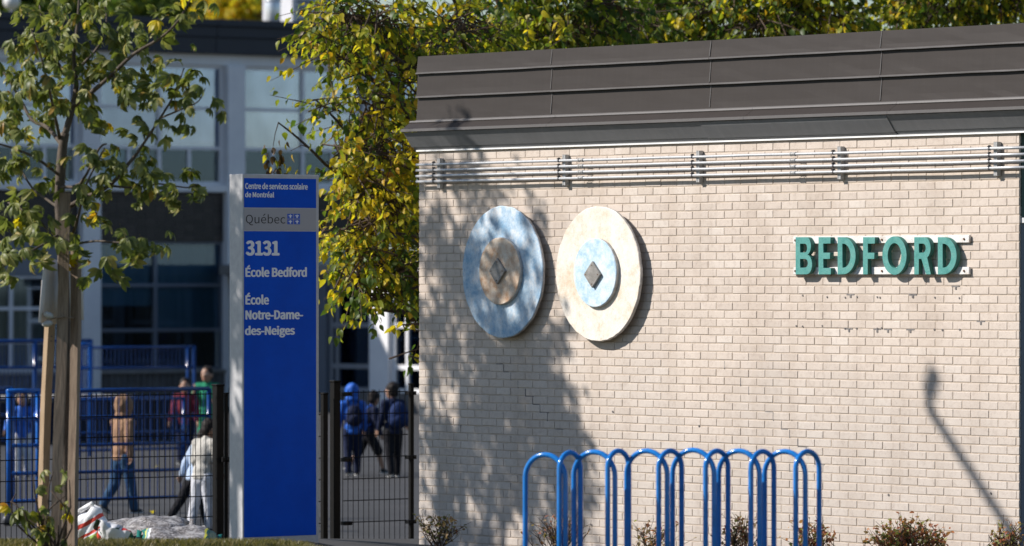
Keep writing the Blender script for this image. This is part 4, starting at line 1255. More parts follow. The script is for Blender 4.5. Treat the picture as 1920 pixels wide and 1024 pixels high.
# ------------------------------------------------------------------ trees beyond the picture edge whose shade falls on the wall and the pylon
random.seed(5)
SLP = math.tan(R(SUN_EL))
def shade_pt(px, py, X):
    """point at x = X that throws its shade on photo pixel (px,py) of the wall"""
    m, z = FW.px(px, py); w = FW.w(m, 0, z)
    return Vector((X, w.y, z + (w.x - X)*SLP))
spots_ = [(910, 380, 60, 50, 16), (890, 470, 80, 70, 28), (960, 610, 60, 55, 24), (1000, 700, 66, 66, 52), (960, 790, 90, 55, 44), (1045, 770, 34, 60, 26), (880, 640, 80, 60, 34), (830, 560, 45, 90, 24), (830, 800, 45, 80, 24), (905, 900, 70, 50, 22), (1040, 860, 50, 34, 20), (1085, 915, 32, 22, 10), (1000, 960, 70, 40, 20), (840, 960, 50, 50, 14), (820, 352, 36, 38, 9), (1020, 560, 25, 80, 14)]
bl = []
for px, py, a, b, nt in spots_:
    X = random.uniform(-7.6, -6.0)
    c = shade_pt(px, py, X)
    hz = a/FPX*43*0.79/0.61
    bl.append((c.x, c.y, c.z, .7, hz*.78, b/FPX*43, nt, GY))
crown_tree('leafy street tree standing out of view beside the yard whose shade dapples the wall', (-7.0, 44.6, .55), 3.9, .16, bl, LM3, 'street trees out of view', .115, 0, 10, name='street_tree')
bl = []
for k in range(9):
    z = random.uniform(1.2, 3.6); X = random.uniform(-7.6, -6.0)
    bl.append((X, 40.55 + random.uniform(-.2, .25), z + (-2.1 - X)*SLP, .5, .35, .26, 26, GY))
crown_tree('slender street tree out of view whose leaves dapple the side of the pylon', (-6.8, 40.5, .72), 3.2, .09, bl, LM3, 'street trees out of view', .11, 0, 8, name='street_tree')
# street lamp out of view: its slanting arm draws the shadow at the far end of the wall
LX = -5.2
q0 = shade_pt(1893, 992, LX); q1 = shade_pt(1745, 770, LX); q2 = shade_pt(1742, 742, LX); q3 = shade_pt(1752, 708, LX)
dr = Vector((-.6115, .7912, 0))
lamp = thing('street_lamp', 'street lamp with slanting arm standing out of view by the kerb', 'street lamp', (q0.x + .03, q0.y - .02, 1.0))
b0 = lamp.location.copy()
p = MB(); p.tube([Vector((0,0,0)), Vector((0, 0, q0.z - 1.0))], [.055, .04], 10); p.build('pole', M['galv_dull'], lamp, True)
p = MB(); p.tube([q0 - b0, q1 - b0, q2 - b0], [.046, .044, .036], 10); p.build('arm', M['galv_dull'], lamp, True)
p = MB(); dd = (q3 - q2); p.bbox((-.045, -.055, 0), (.045, .055, dd.length*1.3), .02, Matrix.Translation(q2 - b0) @ dd.to_track_quat('Z', 'Y').to_matrix().to_4x4()); p.build('lamp_head', M['dark_steel'], lamp)

# ------------------------------------------------------------------ young tree on the grass, its stakes and wrapping
random.seed(33)
TY = 34.0
tb_ = at(126, 1000, TY); TB = Vector((tb_.x, TY, ground_z(tb_.x, TY)))
young = thing('young_tree', 'young staked tree with drooping hand shaped leaves on the grass', 'tree', TB)
def ypath(pts):
    """pts: (px, py, depth offset)"""
    return [at(x, y, TY + d) for x, y, d in pts]
def ybranch(pts, r0, r1, name='branch'):
    P = ypath(pts); b = MB(); k = len(P)
    # smooth by subdividing
    Q = []
    for i in range(k-1):
        for s_ in range(3):
            u = s_/3
            p_1 = P[max(0, i-1)]; p0 = P[i]; p1 = P[i+1]; p2 = P[min(k-1, i+2)]
            Q.append(0.5*((2*p0) + (p1-p_1)*u + (2*p_1 - 5*p0 + 4*p1 - p2)*u*u + (-p_1 + 3*p0 - 3*p1 + p2)*u**3))
    Q.append(P[-1]); n = len(Q)
    b.tube([p - TB for p in Q], [(r0 + (r1-r0)*i/(n-1))*random.uniform(.94, 1.06) for i in range(n)], 9)
    b.build(name, M['bark'], young, True); return Q
ybranch([(126, 1010, .02), (124, 900, .02), (122, 700, .02), (119, 520, .02), (112, 380, 0), (116, 290, 0), (122, 250, 0)], .042, .03, 'trunk')
BR = [
 ([(121, 255, 0), (135, 205, .05), (143, 160, .1), (138, 105, .1), (146, 40, .15), (150, -40, .2)], .024, .006, 20),
 ([(136, 200, .05), (175, 170, -.1), (210, 140, -.2), (250, 102, -.3), (300, 72, -.35), (335, 38, -.4), (362, -12, -.4)], .017, .005, 17),
 ([(118, 275, 0), (90, 240, .2), (60, 225, .3), (40, 190, .4), (10, 140, .5), (-30, 90, .6)], .016, .006, 15),
 ([(113, 330, 0), (70, 298, -.2), (30, 280, -.3), (-30, 262, -.4)], .011, .005, 9),
 ([(110, 390, 0), (85, 372, .15), (60, 352, .2), (35, 310, .3), (20, 285, .3)], .010, .004, 8),
 ([(108, 350, 0), (150, 345, -.15), (185, 280, -.3), (200, 270, -.35)], .012, .005, 7),
 ([(118, 395, .1), (160, 370, 0), (205, 348, -.2), (240, 308, -.3), (262, 280, -.35), (300, 222, -.4), (325, 180, -.45), (345, 128, -.5)], .017, .004, 22),
 ([(205, 348, -.2), (250, 352, -.1), (300, 345, 0), (350, 352, .1), (372, 345, .1)], .008, .003, 8),
 ([(130, 460, .1), (148, 400, -.1), (160, 350, -.2), (196, 278, -.3)], .011, .005, 7),
 ([(116, 470, .05), (80, 420, .2), (45, 395, .3), (15, 380, .4)], .009, .004, 9),
 ([(130, 460, .05), (180, 452, -.2), (225, 455, -.3), (262, 448, -.35), (295, 478, -.35)], .009, .003, 9),
 ([(143, 160, .1), (110, 120, .3), (85, 70, .4), (74, 10, .45)], .011, .004, 9),
 ([(146, 130, .1), (190, 80, .25), (200, 30, .35), (185, -30, .4)], .010, .004, 9),
 ([(112, 260, 0), (95, 180, -.4), (78, 110, -.55), (60, 60, -.6)], .012, .004, 11),
 ([(210, 140, -.2), (240, 165, -.35), (262, 165, -.4)], .007, .003, 5),
 ([(300, 222, -.4), (340, 205, -.55), (372, 190, -.6), (385, 165, -.6)], .007, .003, 7),
 ([(110, 440, 0), (60, 470, -.3), (25, 480, -.45), (5, 500, -.5)], .009, .003, 7),
]
lv = Leaves('pm')
for pts, r0, r1, nl in BR:
    Q = ybranch(pts, r0, r1)
    n = len(Q)
    for k in range(int(nl*2.8)):
        u = .24 + .78*((k + random.random())/(nl*2.8)); u = min(u, .999)
        i = min(n-2, int(u*(n-1))); p = Q[i].lerp(Q[i+1], u*(n-1) - i)
        t = (Q[i+1]-Q[i]).normalized()
        o = Vector((random.gauss(0,1), random.gauss(0,.8), random.gauss(0,.7))); o = (o - t*o.dot(t)).normalized()
        L = random.uniform(.07, .17)
        q = p + o*L
        b = None
        d = (o*.8 + t*.4 + Vector((0, 0, -random.uniform(.2, 1.1)))).normalized()
        lv.add(q, d, random.uniform(.066, .118), 1 if random.random() < .035 else 0, roll=random.gauss(0, .35))
ends = [(20, 60), (110, 40), (40, 115), (100, 150), (165, 20), (230, 40), (60, 160), (150, 210), (90, 210), (20, 210), (195, 120), (130, 80), (205, 60), (75, 90), (160, 130), (35, 170), (100, 100), (230, 120), (0, 100), (125, 30), (60, 30), (255, 60)]
for x, y in ends:
    for k in range(5):
        q = at(x + random.gauss(0, 18), y + random.gauss(0, 14), TY + random.uniform(-.5, .5))
        lv.add(q, (random.gauss(0,.6), random.gauss(0,.6), -.6), random.uniform(.075, .12), 0, roll=random.gauss(0,.35))
for x, y, s in ((90, 440, .15), (75, 470, .14), (118, 450, .13), (140, 440, .13), (20, 480, .15), (8, 450, .13), (325, 345, .12), (312, 352, .12), (178, 398, .1), (60, 420, .13), (40, 440, .12), (100, 410, .12), (160, 520, .11), (210, 508, .12), (232, 520, .1), (185, 505, .11), (126, 478, .12), (150, 470, .11), (250, 470, .11), (270, 460, .11), (372, 352, .09), (30, 355, .11), (55, 395, .12), (10, 410, .13)):
    q = at(x, y, TY - random.uniform(.05, .4)); lv.add(q, (random.gauss(0,.35), -.3, -1), s*.95, 1 if (x, y) in ((126, 478), (178, 398)) else 0, roll=random.gauss(0,.3))
lv.build(young, [M['leaf_young'], M['leaf_yellow']], 300)

def stake(lbl, top, bot, w, d, m, yt, yb, flip=1):
    a, b = at(bot[0], bot[1], yb), at(top[0], top[1], yt)
    a.z = ground_z(a.x, a.y) - .05
    t = thing('tree_stake', lbl, 'stake', (a.x, a.y, a.z), 0, 'wooden stakes round the young tree')
    v = b - a; L = v.length
    q = v.to_track_quat('Z', 'Y').to_matrix().to_4x4() @ Matrix.Rotation(R(20*flip), 4, 'Z')
    mb = MB(); n = 8
    vs = []; 
    for i in range(n+1):
        z = L*i/n
        for sx, sy in ((-1,-1),(1,-1),(1,1),(-1,1)):
            vs.append(q @ Vector((sx*w/2 + random.uniform(-.002,.002) + .004*math.sin(i*.9), sy*d/2 + random.uniform(-.002,.002), z)))
    fs = []
    for i in range(n):
        for k in range(4): fs.append((4*i+k, 4*i+(k+1)%4, 4*i+4+(k+1)%4, 4*i+4+k))
    fs += [(3,2,1,0), (4*n, 4*n+1, 4*n+2, 4*n+3)]
    mb.add(vs, fs); mb.build('board', m, t)
    # end grain chamfer and nails
    mb = MB()
    for u in (.93, .95): 
        c = q @ Vector((0, -d/2 - .002, L*u)); mb.tube([c, c + Vector((0, .01, 0))], .005, 6)
    mb.build('nail', M['dark_steel'], t)
stake('tallest grey wooden stake standing upright against the young trunk', (123, 362), (104, 990), .064, .042, M['wood'], TY - .12, TY - .25, 1)
stake('grey wooden stake by the young trunk on the side of the soil bags', (143, 468), (136, 1000), .056, .045, M['wood'], TY - .02, TY - .16, -1)
stake('pale sunlit leaning wooden stake on the outer side of the young trunk', (93, 608), (76, 985), .058, .04, M['wood_sunlit'], TY - .05, TY + .1, 1)
# white sheet round the trunk and its knotted strap
sh = thing('plastic_sheet', 'white plastic sheet wrapped round the young trunk behind the stakes', 'sheet', at(118, 605, TY + .1))
b0 = sh.location.copy(); vs = []; n = 10
for i in range(n+1):
    u = i/n; x = 73 + 84*u
    wv = .012*math.sin(u*9)
    vs += [at(x, 604 + 4*math.sin(u*5), TY - .24 + .36*min(1, u*2.6) + wv) - b0, at(x + 10*(1-u) - 4*u, 484 + 10*u, TY - .19 + .3*min(1, u*2.6) + wv) - b0]
mb = MB(); mb.add(vs, [(2*i, 2*i+2, 2*i+3, 2*i+1) for i in range(n)])
so = mb.build('sheet', M['paper'], sh, True); md = so.modifiers.new('t', 'SOLIDIFY'); md.thickness = .004
st_ = thing('tie_strap', 'white knotted strap tying the young trunk to its stakes', 'strap', at(92, 600, TY - .2)); b0 = st_.location.copy()
for i, (x, y) in enumerate(((91, 591), (89, 607))):
    c = at(x, y, TY - .2) - b0
    mb = MB(); mb.ell(c, (.036, .03, .022), Matrix.Rotation(R(20 - 30*i), 4, 'Y'), 12, 8); mb.build('knot', M['strap'], st_, True)
mb = MB(); mb.tube([at(95, 598, TY - .2) - b0, at(120, 594, TY - .24) - b0 + Vector((0, .03, 0)), at(150, 600, TY - .05) - b0 + Vector((0, .08, 0))], .005, 8); mb.build('band', M['wood'], st_, True)

def sprout(lbl, base_px, stems, nl, size, mats, Y, name='leafy_sprout', kind='pm', cat='plant', group=None, weights=None):
    c = at(base_px, 1000, Y); root = Vector((c.x, Y, ground_z(c.x, Y)))
    t = thing(name, lbl, cat, root, 0, group)
    lv = Leaves(kind); tw = MB()
    for px, py in stems:
        e = at(px, py, Y - random.uniform(0, .2)); P = bend(root, e, .15, 5)
        tw.tube([p - root for p in P], [.009, .008, .007, .006, .005, .003], 6)
        for k in range(nl):
            u = .45 + .6*random.random(); i = min(4, int(u*5)); p = P[i].lerp(P[i+1], min(1, u*5 - i)) + Vector((random.gauss(0,.03), random.gauss(0,.03), random.gauss(0,.03)))
            lv.add(p, (random.gauss(0,.7), random.gauss(0,.5) - .3, -random.uniform(.0, .8)), size*random.uniform(.7, 1.2), random.choices(range(len(mats)), weights or [1]*len(mats))[0])
    tw.build('stem', M['twig'], t, True); lv.build(t, mats, 60)
sprout('leafy sprout with yellowing leaves at the foot of the young tree', 100, [(30, 925), (45, 960), (70, 935), (55, 975), (95, 920), (80, 985), (110, 985), (122, 930), (130, 900), (100, 885), (62, 895), (20, 940)], 2, .10, [M['leaf_young'], M['leaf_mid'], M['leaf_yellow'], M['leaf_brown']], TY - .45, weights=[6, 2, 1.2, .6])

# ------------------------------------------------------------------ sacks of soil behind the grass
def sack_mat(name, kind):
    m = mat(name, (0.75, 0.75, 0.77), 0.4, 0, 0.4)
    tc = nd(m, 'ShaderNodeTexCoord'); at_ = nd(m, 'ShaderNodeAttribute', attribute_name='lay'); sx = nd(m, 'ShaderNodeSeparateXYZ'); lk(m, at_.outputs['Vector'], sx.inputs[0])
    nz = nd(m, 'ShaderNodeTexNoise'); nz.inputs['Scale'].default_value = 5; nz.inputs['Detail'].default_value = 4; lk(m, tc.outputs['Generated'], nz.inputs['Vector'])
    j = nd(m, 'ShaderNodeMath', operation='MULTIPLY_ADD'); lk(m, nz.outputs[0], j.inputs[0]); j.inputs[1].default_value = .10; lk(m, sx.outputs[0], j.inputs[2])
    W_ = (0.76, 0.76, 0.78); RD = (0.62, 0.06, 0.04); GR = (0.08, 0.30, 0.06); LG = (0.35, 0.52, 0.12); TE = (0.01, 0.16, 0.13); YE = (0.7, 0.66, 0.08)
    if kind == 'seed':
        c = ramp(m, j.outputs[0], [(0, W_), (.12, LG), (.22, GR), (.27, LG), (.42, W_), (.46, RD), (.53, W_), (.70, RD), (.80, W_), (1.0, W_)], 'CONSTANT')
    elif kind == 'fruit':
        v = nd(m, 'ShaderNodeTexVoronoi'); v.inputs['Scale'].default_value = 2.2; lk(m, at_.outputs['Vector'], v.inputs['Vector'])
        c = ramp(m, v.outputs['Distance'], [(0, RD), (.22, (0.35, .03, .03)), (.3, W_), (.42, (.03, .09, .06)), (.47, W_), (1, W_)], 'CONSTANT')
        cc = ramp(m, j.outputs[0], [(0, TE), (.15, (0.05, .16, .08)), (.2, (1,1,1)), (1, (1,1,1))], 'CONSTANT'); c = mixc(m, 1, c, cc, 'MULTIPLY')
    else:
        n2 = nd(m, 'ShaderNodeTexNoise'); n2.inputs['Scale'].default_value = 34; n2.inputs['Detail'].default_value = 5; lk(m, tc.outputs['Generated'], n2.inputs['Vector'])
        peb = ramp(m, n2.outputs[0], [(.32, (0.06, .054, .052)), (.5, (0.19, .175, .17)), (.68, (0.46, .44, .435))])
        sheen_ = nd(m, 'ShaderNodeTexNoise'); sheen_.inputs['Scale'].default_value = 6; sheen_.inputs['Detail'].default_value = 3; lk(m, tc.outputs['Generated'], sheen_.inputs['Vector'])
        peb = mixc(m, ramp(m, sheen_.outputs[0], [(.5, (0, 0, 0)), (.66, (.6,)*3)]), peb, (0.55, .54, .54))  # pale blotches paint the sheen of clear plastic over the gravel
        if kind == 'gravel':
            c = peb
        else:
            band = ramp(m, j.outputs[0], [(0, TE), (.10, YE), (.125, (0.25, .38, .4)), (.16, W_), (.19, (1,1,1)), (.9, YE), (.93, TE), (1, TE)], 'CONSTANT')
            isb = ramp(m, j.outputs[0], [(0, (1,1,1)), (.19, (0,0,0)), (.9, (1,1,1)), (1, (1,1,1))], 'CONSTANT')
            c = mixc(m, isb, peb, band)
    lk(m, c, bsdf(m).inputs['Base Color'])
    n3 = nd(m, 'ShaderNodeTexNoise'); n3.inputs['Scale'].default_value = 9; n3.inputs['Detail'].default_value = 4; lk(m, tc.outputs['Generated'], n3.inputs['Vector'])
    bump(m, n3.outputs[0], .4, .015)
    return m
def sack(lbl, p0, p1, wid, thick, Y, m, seed, roll=0.0, up=None, lift=0.0):
    rr = random.Random(seed)
    a, b = at(*p0, Y), at(*p1, Y)
    c = (a + b)/2; L = (b - a).length
    g = ground_z(c.x, Y)
    t = thing('soil_bag', lbl, 'bag', (c.x, Y, g), 0, 'soil and seed bags behind the grass')
    nu, nv = 26, 16; vs = []
    ph = [rr.uniform(0, 6) for _ in range(6)]
    for side in (1, -1):
        for i in range(nu+1):
            for k in range(nv+1):
                u, v = i/nu*2 - 1, k/nv*2 - 1
                h = (max(0, 1 - abs(u)**3.0)*max(0, 1 - abs(v)**2.6))**.55
                pin = 1 - .10*(1 - abs(v))*abs(u)**6
                x = u*L/2*pin + .01*math.sin(v*7 + ph[0])*abs(u)**4; y = v*wid/2*(1 - .06*abs(u)**4) + .01*math.sin(u*9 + ph[1])*abs(v)**4
                z = side*h*thick/2*(1 + .13*math.sin(u*4 + ph[2] + v*2) + .09*math.sin(v*6 + ph[3] - u*3)) + .005*math.sin(u*15 + ph[4] + v*9)*(h**.5) + .02*math.sin(u*3 + ph[5])*(1-h)
                vs.append((x, y, z))
    n1 = (nu+1)*(nv+1); fs = []
    for s_ in (0, 1):
        for i in range(nu):
            for k in range(nv):
                q = [s_*n1 + i*(nv+1) + k, s_*n1 + (i+1)*(nv+1) + k, s_*n1 + (i+1)*(nv+1) + k+1, s_*n1 + i*(nv+1) + k+1]
                fs.append(q if s_ == 0 else q[::-1])
    d = (b-a).normalized()
    ang = math.atan2(d.z, d.x)
    Mx = Matrix.Translation(c - t.location + Vector((0, 0, lift))) @ Matrix.Rotation(-ang, 4, 'Y') @ Matrix.Rotation(roll, 4, 'X')
    mb = MB(); mb.add([Mx @ Vector(v) for v in vs], fs)
    o = mb.build('sack', m, t, True)
    la = o.data.attributes.new('lay', 'FLOAT_VECTOR', 'POINT')
    uv = [(i/nu, k/nv, s_*.37) for s_ in (0, 1) for i in range(nu+1) for k in range(nv+1)]
    la.data.foreach_set('vector', [c_ for q_ in uv for c_ in q_])
    # crimped end seams
    for sgn in (-1, 1):
        q = MB(); pr = []
        for k in range(13):
            v = k/12*2 - 1
            pr.append((sgn*(L/2 + .0), v*wid/2*.93, .008*math.sin(k*1.9 + seed))); pr.append((sgn*(L/2 + .035), v*wid/2*.93, .014*math.sin(k*1.3 + seed)))
        q.add([Mx @ Vector(v) for v in pr], [(2*k, 2*k+2, 2*k+3, 2*k+1) for k in range(12)])
        so = q.build('seam', m, t, True); md = so.modifiers.new('t', 'SOLIDIFY'); md.thickness = .004
SB = 38.0
S_SEED, S_FR, S_GR, S_BAND = sack_mat('seed_bag_print', 'seed'), sack_mat('fruit_bag_print', 'fruit'), sack_mat('gravel_bag', 'gravel'), sack_mat('banded_gravel_bag', 'band')
sack('white bag with red and green print leaning upright beside the tree stakes', (190, 1026), (152, 962), .32, .16, SB, S_SEED, 1, R(58))
sack('clear grey gravel bag lying at the back of the bag heap', (170, 996), (296, 994), .38, .14, SB + .7, S_GR, 2, R(10), lift=.0)
sack('white bag with red fruit print in the middle of the bag heap', (245, 1026), (182, 994), .34, .14, SB - .1, S_FR, 3, R(32))
sack('plain clear gravel bag lying on top of the bag heap', (228, 998), (354, 988), .40, .17, SB + .3, S_GR, 4, R(12))
sack('large grey gravel bag with teal ends lying in front by the pylon', (262, 1014), (404, 1022), .44, .2, SB - .1, S_BAND, 5, R(16))

# ------------------------------------------------------------------ grass on the bank
def grass(name, x0, x1, y0, y1, n, hmin, hmax, keep):
    V = []; F = []; k = 0
    for _ in range(n):
        x, y = random.uniform(x0, x1), random.uniform(y0, y1)
        if not keep(x, y): continue
        z = ground_z(x, y); h = random.uniform(hmin, hmax); a = random.uniform(0, 6.28); w = random.uniform(.003, .006)
        lx, ly = random.gauss(0, .45)*h, random.gauss(0, .45)*h
        c, s_ = math.cos(a)*w, math.sin(a)*w
        V += [(x-c, y-s_, z-.01), (x+c, y+s_, z-.01), (x + lx*.4 + c*.8, y + ly*.4 + s_*.8, z + h*.6), (x + lx*.4 - c*.8, y + ly*.4 - s_*.8, z + h*.6), (x + lx, y + ly, z + h)]
        F += [(k, k+1, k+2, k+3), (k+3, k+2, k+4)]; k += 5
    me = bpy.data.meshes.new(name); me.from_pydata(V, [], F); me.update()
    obj(name, me, M['grass'], None, kind='stuff')
grass('grass', -4.6, -0.9, 30.5, 37, 90000, .012, .075, lambda x, y: random.random() < (1 if y > 33 else .5)*(.25 + .75*max(0, math.sin(x*7.3 + y*2.1)*math.sin(x*3.1 - y*4.7) + .35)))

# ------------------------------------------------------------------ low shrubs in the bed along the wall
def shrub(lbl, px, py_top, wpx, mats, weights, nst, nl, out=.5, seed=0):
    random.seed(seed + 60); nst = int(nst*.75); weights = (weights[0], weights[1]*1.6, weights[2])
    m, _ = FW.px(px, 900, out); w = FW.w(m, -out, 0)
    root = Vector((w.x, w.y, ground_z(w.x, w.y)))
    t = thing('shrub', lbl, 'shrub', root, 0, 'low shrubs along the brick wall')
    lv = Leaves('ov'); tw = MB(); R_ = wpx/2/FPX*w.y; H = at(px, py_top, w.y).z - root.z
    for k in range(nst):
        a = random.uniform(0, 6.28); rad = R_*math.sqrt(random.random())
        e = root + Vector((math.cos(a)*rad, math.sin(a)*rad*.7, H*(random.uniform(.62, 1.0) - .25*(rad/R_)**2)))
        P = bend(root + Vector((random.gauss(0,.03), random.gauss(0,.03), 0)), e, .1, 4)
        tw.tube([p - root for p in P], [.006, .005, .004, .003, .0015], 5)
        for s_ in range(3):
            u = random.uniform(.45, .9); i = int(u*4); p = P[i].lerp(P[i+1], u*4 - i)
            e2 = p + Vector((random.gauss(0,.07), random.gauss(0,.07), random.uniform(.03, .13)))
            tw.tube([p - root, e2 - root], [.003, .0012], 4)
            for j in range(nl):
                q = p.lerp(e2, random.random()) + Vector((random.gauss(0,.012), random.gauss(0,.012), random.gauss(0,.012)))
                hi = (q.z - root.z)/H
                wts = [x*(1 + (1.6*hi if i_ == 1 else 0)) for i_, x in enumerate(weights)]
                lv.add(q, (random.gauss(0,.8), random.gauss(0,.8), random.gauss(.25,.6)), random.uniform(.024, .046), random.choices(range(len(mats)), wts)[0])
    tw.build('stem', M['twig'], t, kind='stuff'); lv.build(t, mats, 0)
SM = [M['shrub_green'], M['shrub_red'], M['shrub_brown']]
shrub('brown withered shrub at the shaded corner of the wall beside the gate', 822, 958, 88, SM, (.6, .1, 2), 26, 4, .45, 1)
shrub('bare twiggy shrub behind the first hoops of the bike rack', 1045, 955, 130, SM, (.1, .2, .6), 46, 1, .5, 2)
shrub('thin brown shrub behind the third wide hoop of the bike rack', 1225, 978, 85, SM, (.4, .2, 1), 24, 3, .5, 3)
shrub('tan shrub behind the middle of the bike rack', 1388, 952, 90, SM, (.6, .4, 1.3), 30, 4, .5, 4)
shrub('green shrub with reddish top at the last hoop of the bike rack', 1528, 962, 90, SM, (1.2, .8, .4), 32, 5, .5, 5)
shrub('widest shrub with bright red tips clear of the bike rack', 1697, 962, 165, SM, (1.6, .9, .5), 80, 7, .55, 6)
shrub('brownish green shrub at the far end of the wall under the lamp shadow', 1888, 962, 95, SM, (.8, .35, .9), 34, 4, .5, 7)

# fallen leaf in the yard and a few more scattered about
for i, (px, py, Y) in enumerate(((285, 965, 60.5), (300, 880, 75), (560, 930, 66))):
    c = at(px, py, Y); 
    mb = MB(); vs, fs = OV[i]; mb.add([Vector((x, y, z + .5)) * .10 for x, y, z in vs], fs)
    o = mb.build('fallen_leaf', M['leaf_yellow'], None, True, label=('orange fallen leaf on the asphalt behind the gravel bags', 'small fallen leaf far out on the asphalt', 'fallen leaf on the asphalt behind the pylon')[i], cat='leaf', group='fallen leaves in the yard')
    o.location = (c.x, Y, ground_z(c.x, Y) + .01); o.rotation_euler = (0, 0, i*2.0)
    if i == 2: bpy.data.objects.remove(o)

# ------------------------------------------------------------------ children in the yard
def voxel_mesh(mb, vox, name, smooth_it=4):
    me = mb.mesh('tmp'); o = bpy.data.objects.new('tmp', me); COL.objects.link(o)
    r = o.modifiers.new('r', 'REMESH'); r.mode = 'VOXEL'; r.voxel_size = vox; r.use_smooth_shade = True
    s_ = o.modifiers.new('s', 'SMOOTH'); s_.iterations = smooth_it; s_.factor = .5
    dg = bpy.context.evaluated_depsgraph_get()
    out = bpy.data.meshes.new_from_object(o.evaluated_get(dg), depsgraph=dg)
    bpy.data.objects.remove(o); bpy.data.meshes.remove(me); out.name = name
    out.materials.clear()
    out.polygons.foreach_set('use_smooth', [True]*len(out.polygons))
    return out
def cloth(name, c, rough=.85, stops=None):
    m = mat(name, c, rough, 0, .2)
    f = noise(m, 9, 4, .6); lk(m, ramp(m, f, [(0.3, tuple(x*.82 for x in c)), (.7, tuple(min(1, x*1.1) for x in c))]), bsdf(m).inputs['Base Color'])
    f2 = noise(m, 16, 3, .55, 'Object', (1, 1, .6)); bump(m, f2, .8, .03)
    return m
SKIN_A, SKIN_B = mat('brown_skin', (0.20, 0.10, 0.06), .5), mat('light_brown_skin', (0.36, 0.20, 0.13), .5)
HAIR = varied('black_hair', [(0.3, (0.010, 0.008, 0.008)), (.7, (0.028, 0.022, 0.02))], 40, .6, 0, .15, b=.6, bd=.01, stretch=(1, 1, .3))
EYE_W, EYE_D, LIP, SOLE = mat('eye_white', (.7, .68, .66), .3), mat('eye_dark', (.01, .008, .006), .2), mat('lip', (.28, .1, .08), .5), mat('pale_sole', (.6, .6, .6), .6)
def person(lbl, X, Y, H, yaw, pose, skin, top, topm, leg, legm, shoe, hair='short', hood=None, vox=.014):
    """local: +y is where the child faces, +x is its right; yaw turns it (0 = away from the camera)"""
    g = ground_z(X, Y) + .012
    t = thing('person', lbl, 'person', (X, Y, g), R(yaw), 'children in the schoolyard')
    lean = R(pose.get('lean', 0)); 
    hip = Vector((0, 0, .47*H)); tl, sl = .225*H, .215*H
    legs = {}
    low = 9
    for s_, nm in ((1, 'r'), (-1, 'l')):
        sw, kb = pose.get('leg_' + nm, (0, 0)); sw = R(sw); kb = R(kb)
        h = hip + Vector((s_*.055*H, 0, 0))
        k = h + Vector((s_*.005*H, math.sin(sw), -math.cos(sw)))*tl
        a = k + Vector((0, math.sin(sw - kb), -math.cos(sw - kb)))*sl
        legs[nm] = [h, k, a, sw - kb]; low = min(low, a.z)
    dz = .045*H - low
    for v in legs.values():
        for i in range(3): v[i] = v[i] + Vector((0, 0, dz))
    hip = hip + Vector((0, 0, dz))
    rot = Matrix.Rotation(-lean, 3, 'X')
    def up(x, y, z): return hip + rot @ Vector((x, y, z))
    chest = up(0, .0, .24*H); sh = {1: up(.105*H, 0, .305*H), -1: up(-.105*H, 0, .305*H)}
    neck = up(0, .005*H, .345*H); hp = pose.get('head', (0, 0))            # (turn, nod)
    headM = rot @ Matrix.Rotation(R(hp[0]), 3, 'Z') @ Matrix.Rotation(-R(hp[1]), 3, 'X')
    hc = neck + headM @ Vector((0, .012*H, .095*H))
    def hd(x, y, z): return hc + headM @ Vector((x, y, z))*H
    arms = {}
    for s_, nm in ((1, 'r'), (-1, 'l')):
        f, out, eb, tw = pose.get('arm_' + nm, (5, 8, 12, 0)); f = R(f); out = R(out); eb = R(eb); tw = R(tw)
        d1 = rot @ Vector((s_*math.sin(out), math.sin(f)*math.cos(out), -math.cos(f)*math.cos(out)))
        e = sh[s_] + d1*.155*H
        d2 = rot @ Vector((s_*math.sin(out)*.5 - s_*math.sin(tw), math.sin(f + eb), -math.cos(f + eb))); d2.normalize()
        w = e + d2*.135*H
        arms[nm] = (sh[s_], e, w, d2, s_)
    # --- body: one continuous skin surface
    b = MB()
    b.ell(hd(0, 0, .008), (.060*H, .074*H, .082*H), headM.to_4x4(), 16, 12); b.ell(hd(0, .022, -.042), (.043*H, .046*H, .042*H), headM.to_4x4(), 12, 8)
    b.ell(hd(0, .074, -.014), (.011*H, .016*H, .016*H), headM.to_4x4(), 8, 6)
    for s_ in (1, -1): b.ell(hd(s_*.062, -.004, -.008), (.009*H, .017*H, .024*H), headM.to_4x4(), 8, 6)
    b.cap(neck - (neck - chest)*.2, hd(0, -.01, -.05), .036*H, .034*H)
    b.ell(up(0, 0, .22*H), (.085*H, .06*H, .13*H), rot.to_4x4(), 14, 10); b.ell(up(0, 0, .05*H), (.078*H, .06*H, .09*H), rot.to_4x4(), 14, 10)
    b.cap(sh[1], sh[-1], .04*H, .04*H)
    for nm, (p, e, w, d2, s_) in arms.items():
        b.cap(p, e, .032*H, .026*H); b.cap(e, w, .026*H, .018*H)
        b.ell(w + d2*.03*H, (.017*H, .022*H, .032*H), d2.to_track_quat('Z', 'Y').to_matrix().to_4x4(), 10, 8)
    for nm, (h, k, a, _a) in legs.items():
        b.cap(h, k, .058*H, .038*H); b.cap(k, a, .038*H, .024*H); b.cap(a, a + Vector((0, .03*H, -.02*H)), .024*H, .02*H)
    me = voxel_mesh(b, vox*.8, 'body', 3)
    body = obj('body', me, skin, t)
    for nm, (p, e, w, d2, s_) in arms.items():          # five fingers rooted in each palm
        hq = d2.to_track_quat('Z', 'Y').to_matrix()
        hb = MB()
        for i in range(4):
            o = hq @ Vector((0, (i - 1.5)*.0105*H, 0)); L = (.030, .036, .034, .026)[i]*H; c0 = w + d2*.045*H + o
            c1 = c0 + d2*L*.55 + hq @ Vector((-s_*.004*H, 0, 0)); c2 = c1 + d2*L*.4 + hq @ Vector((-s_*.012*H, 0, 0))
            hb.tube([c0 - d2*.012*H, c0, c1, c2], [.0062*H, .006*H, .0055*H, .004*H], 6)
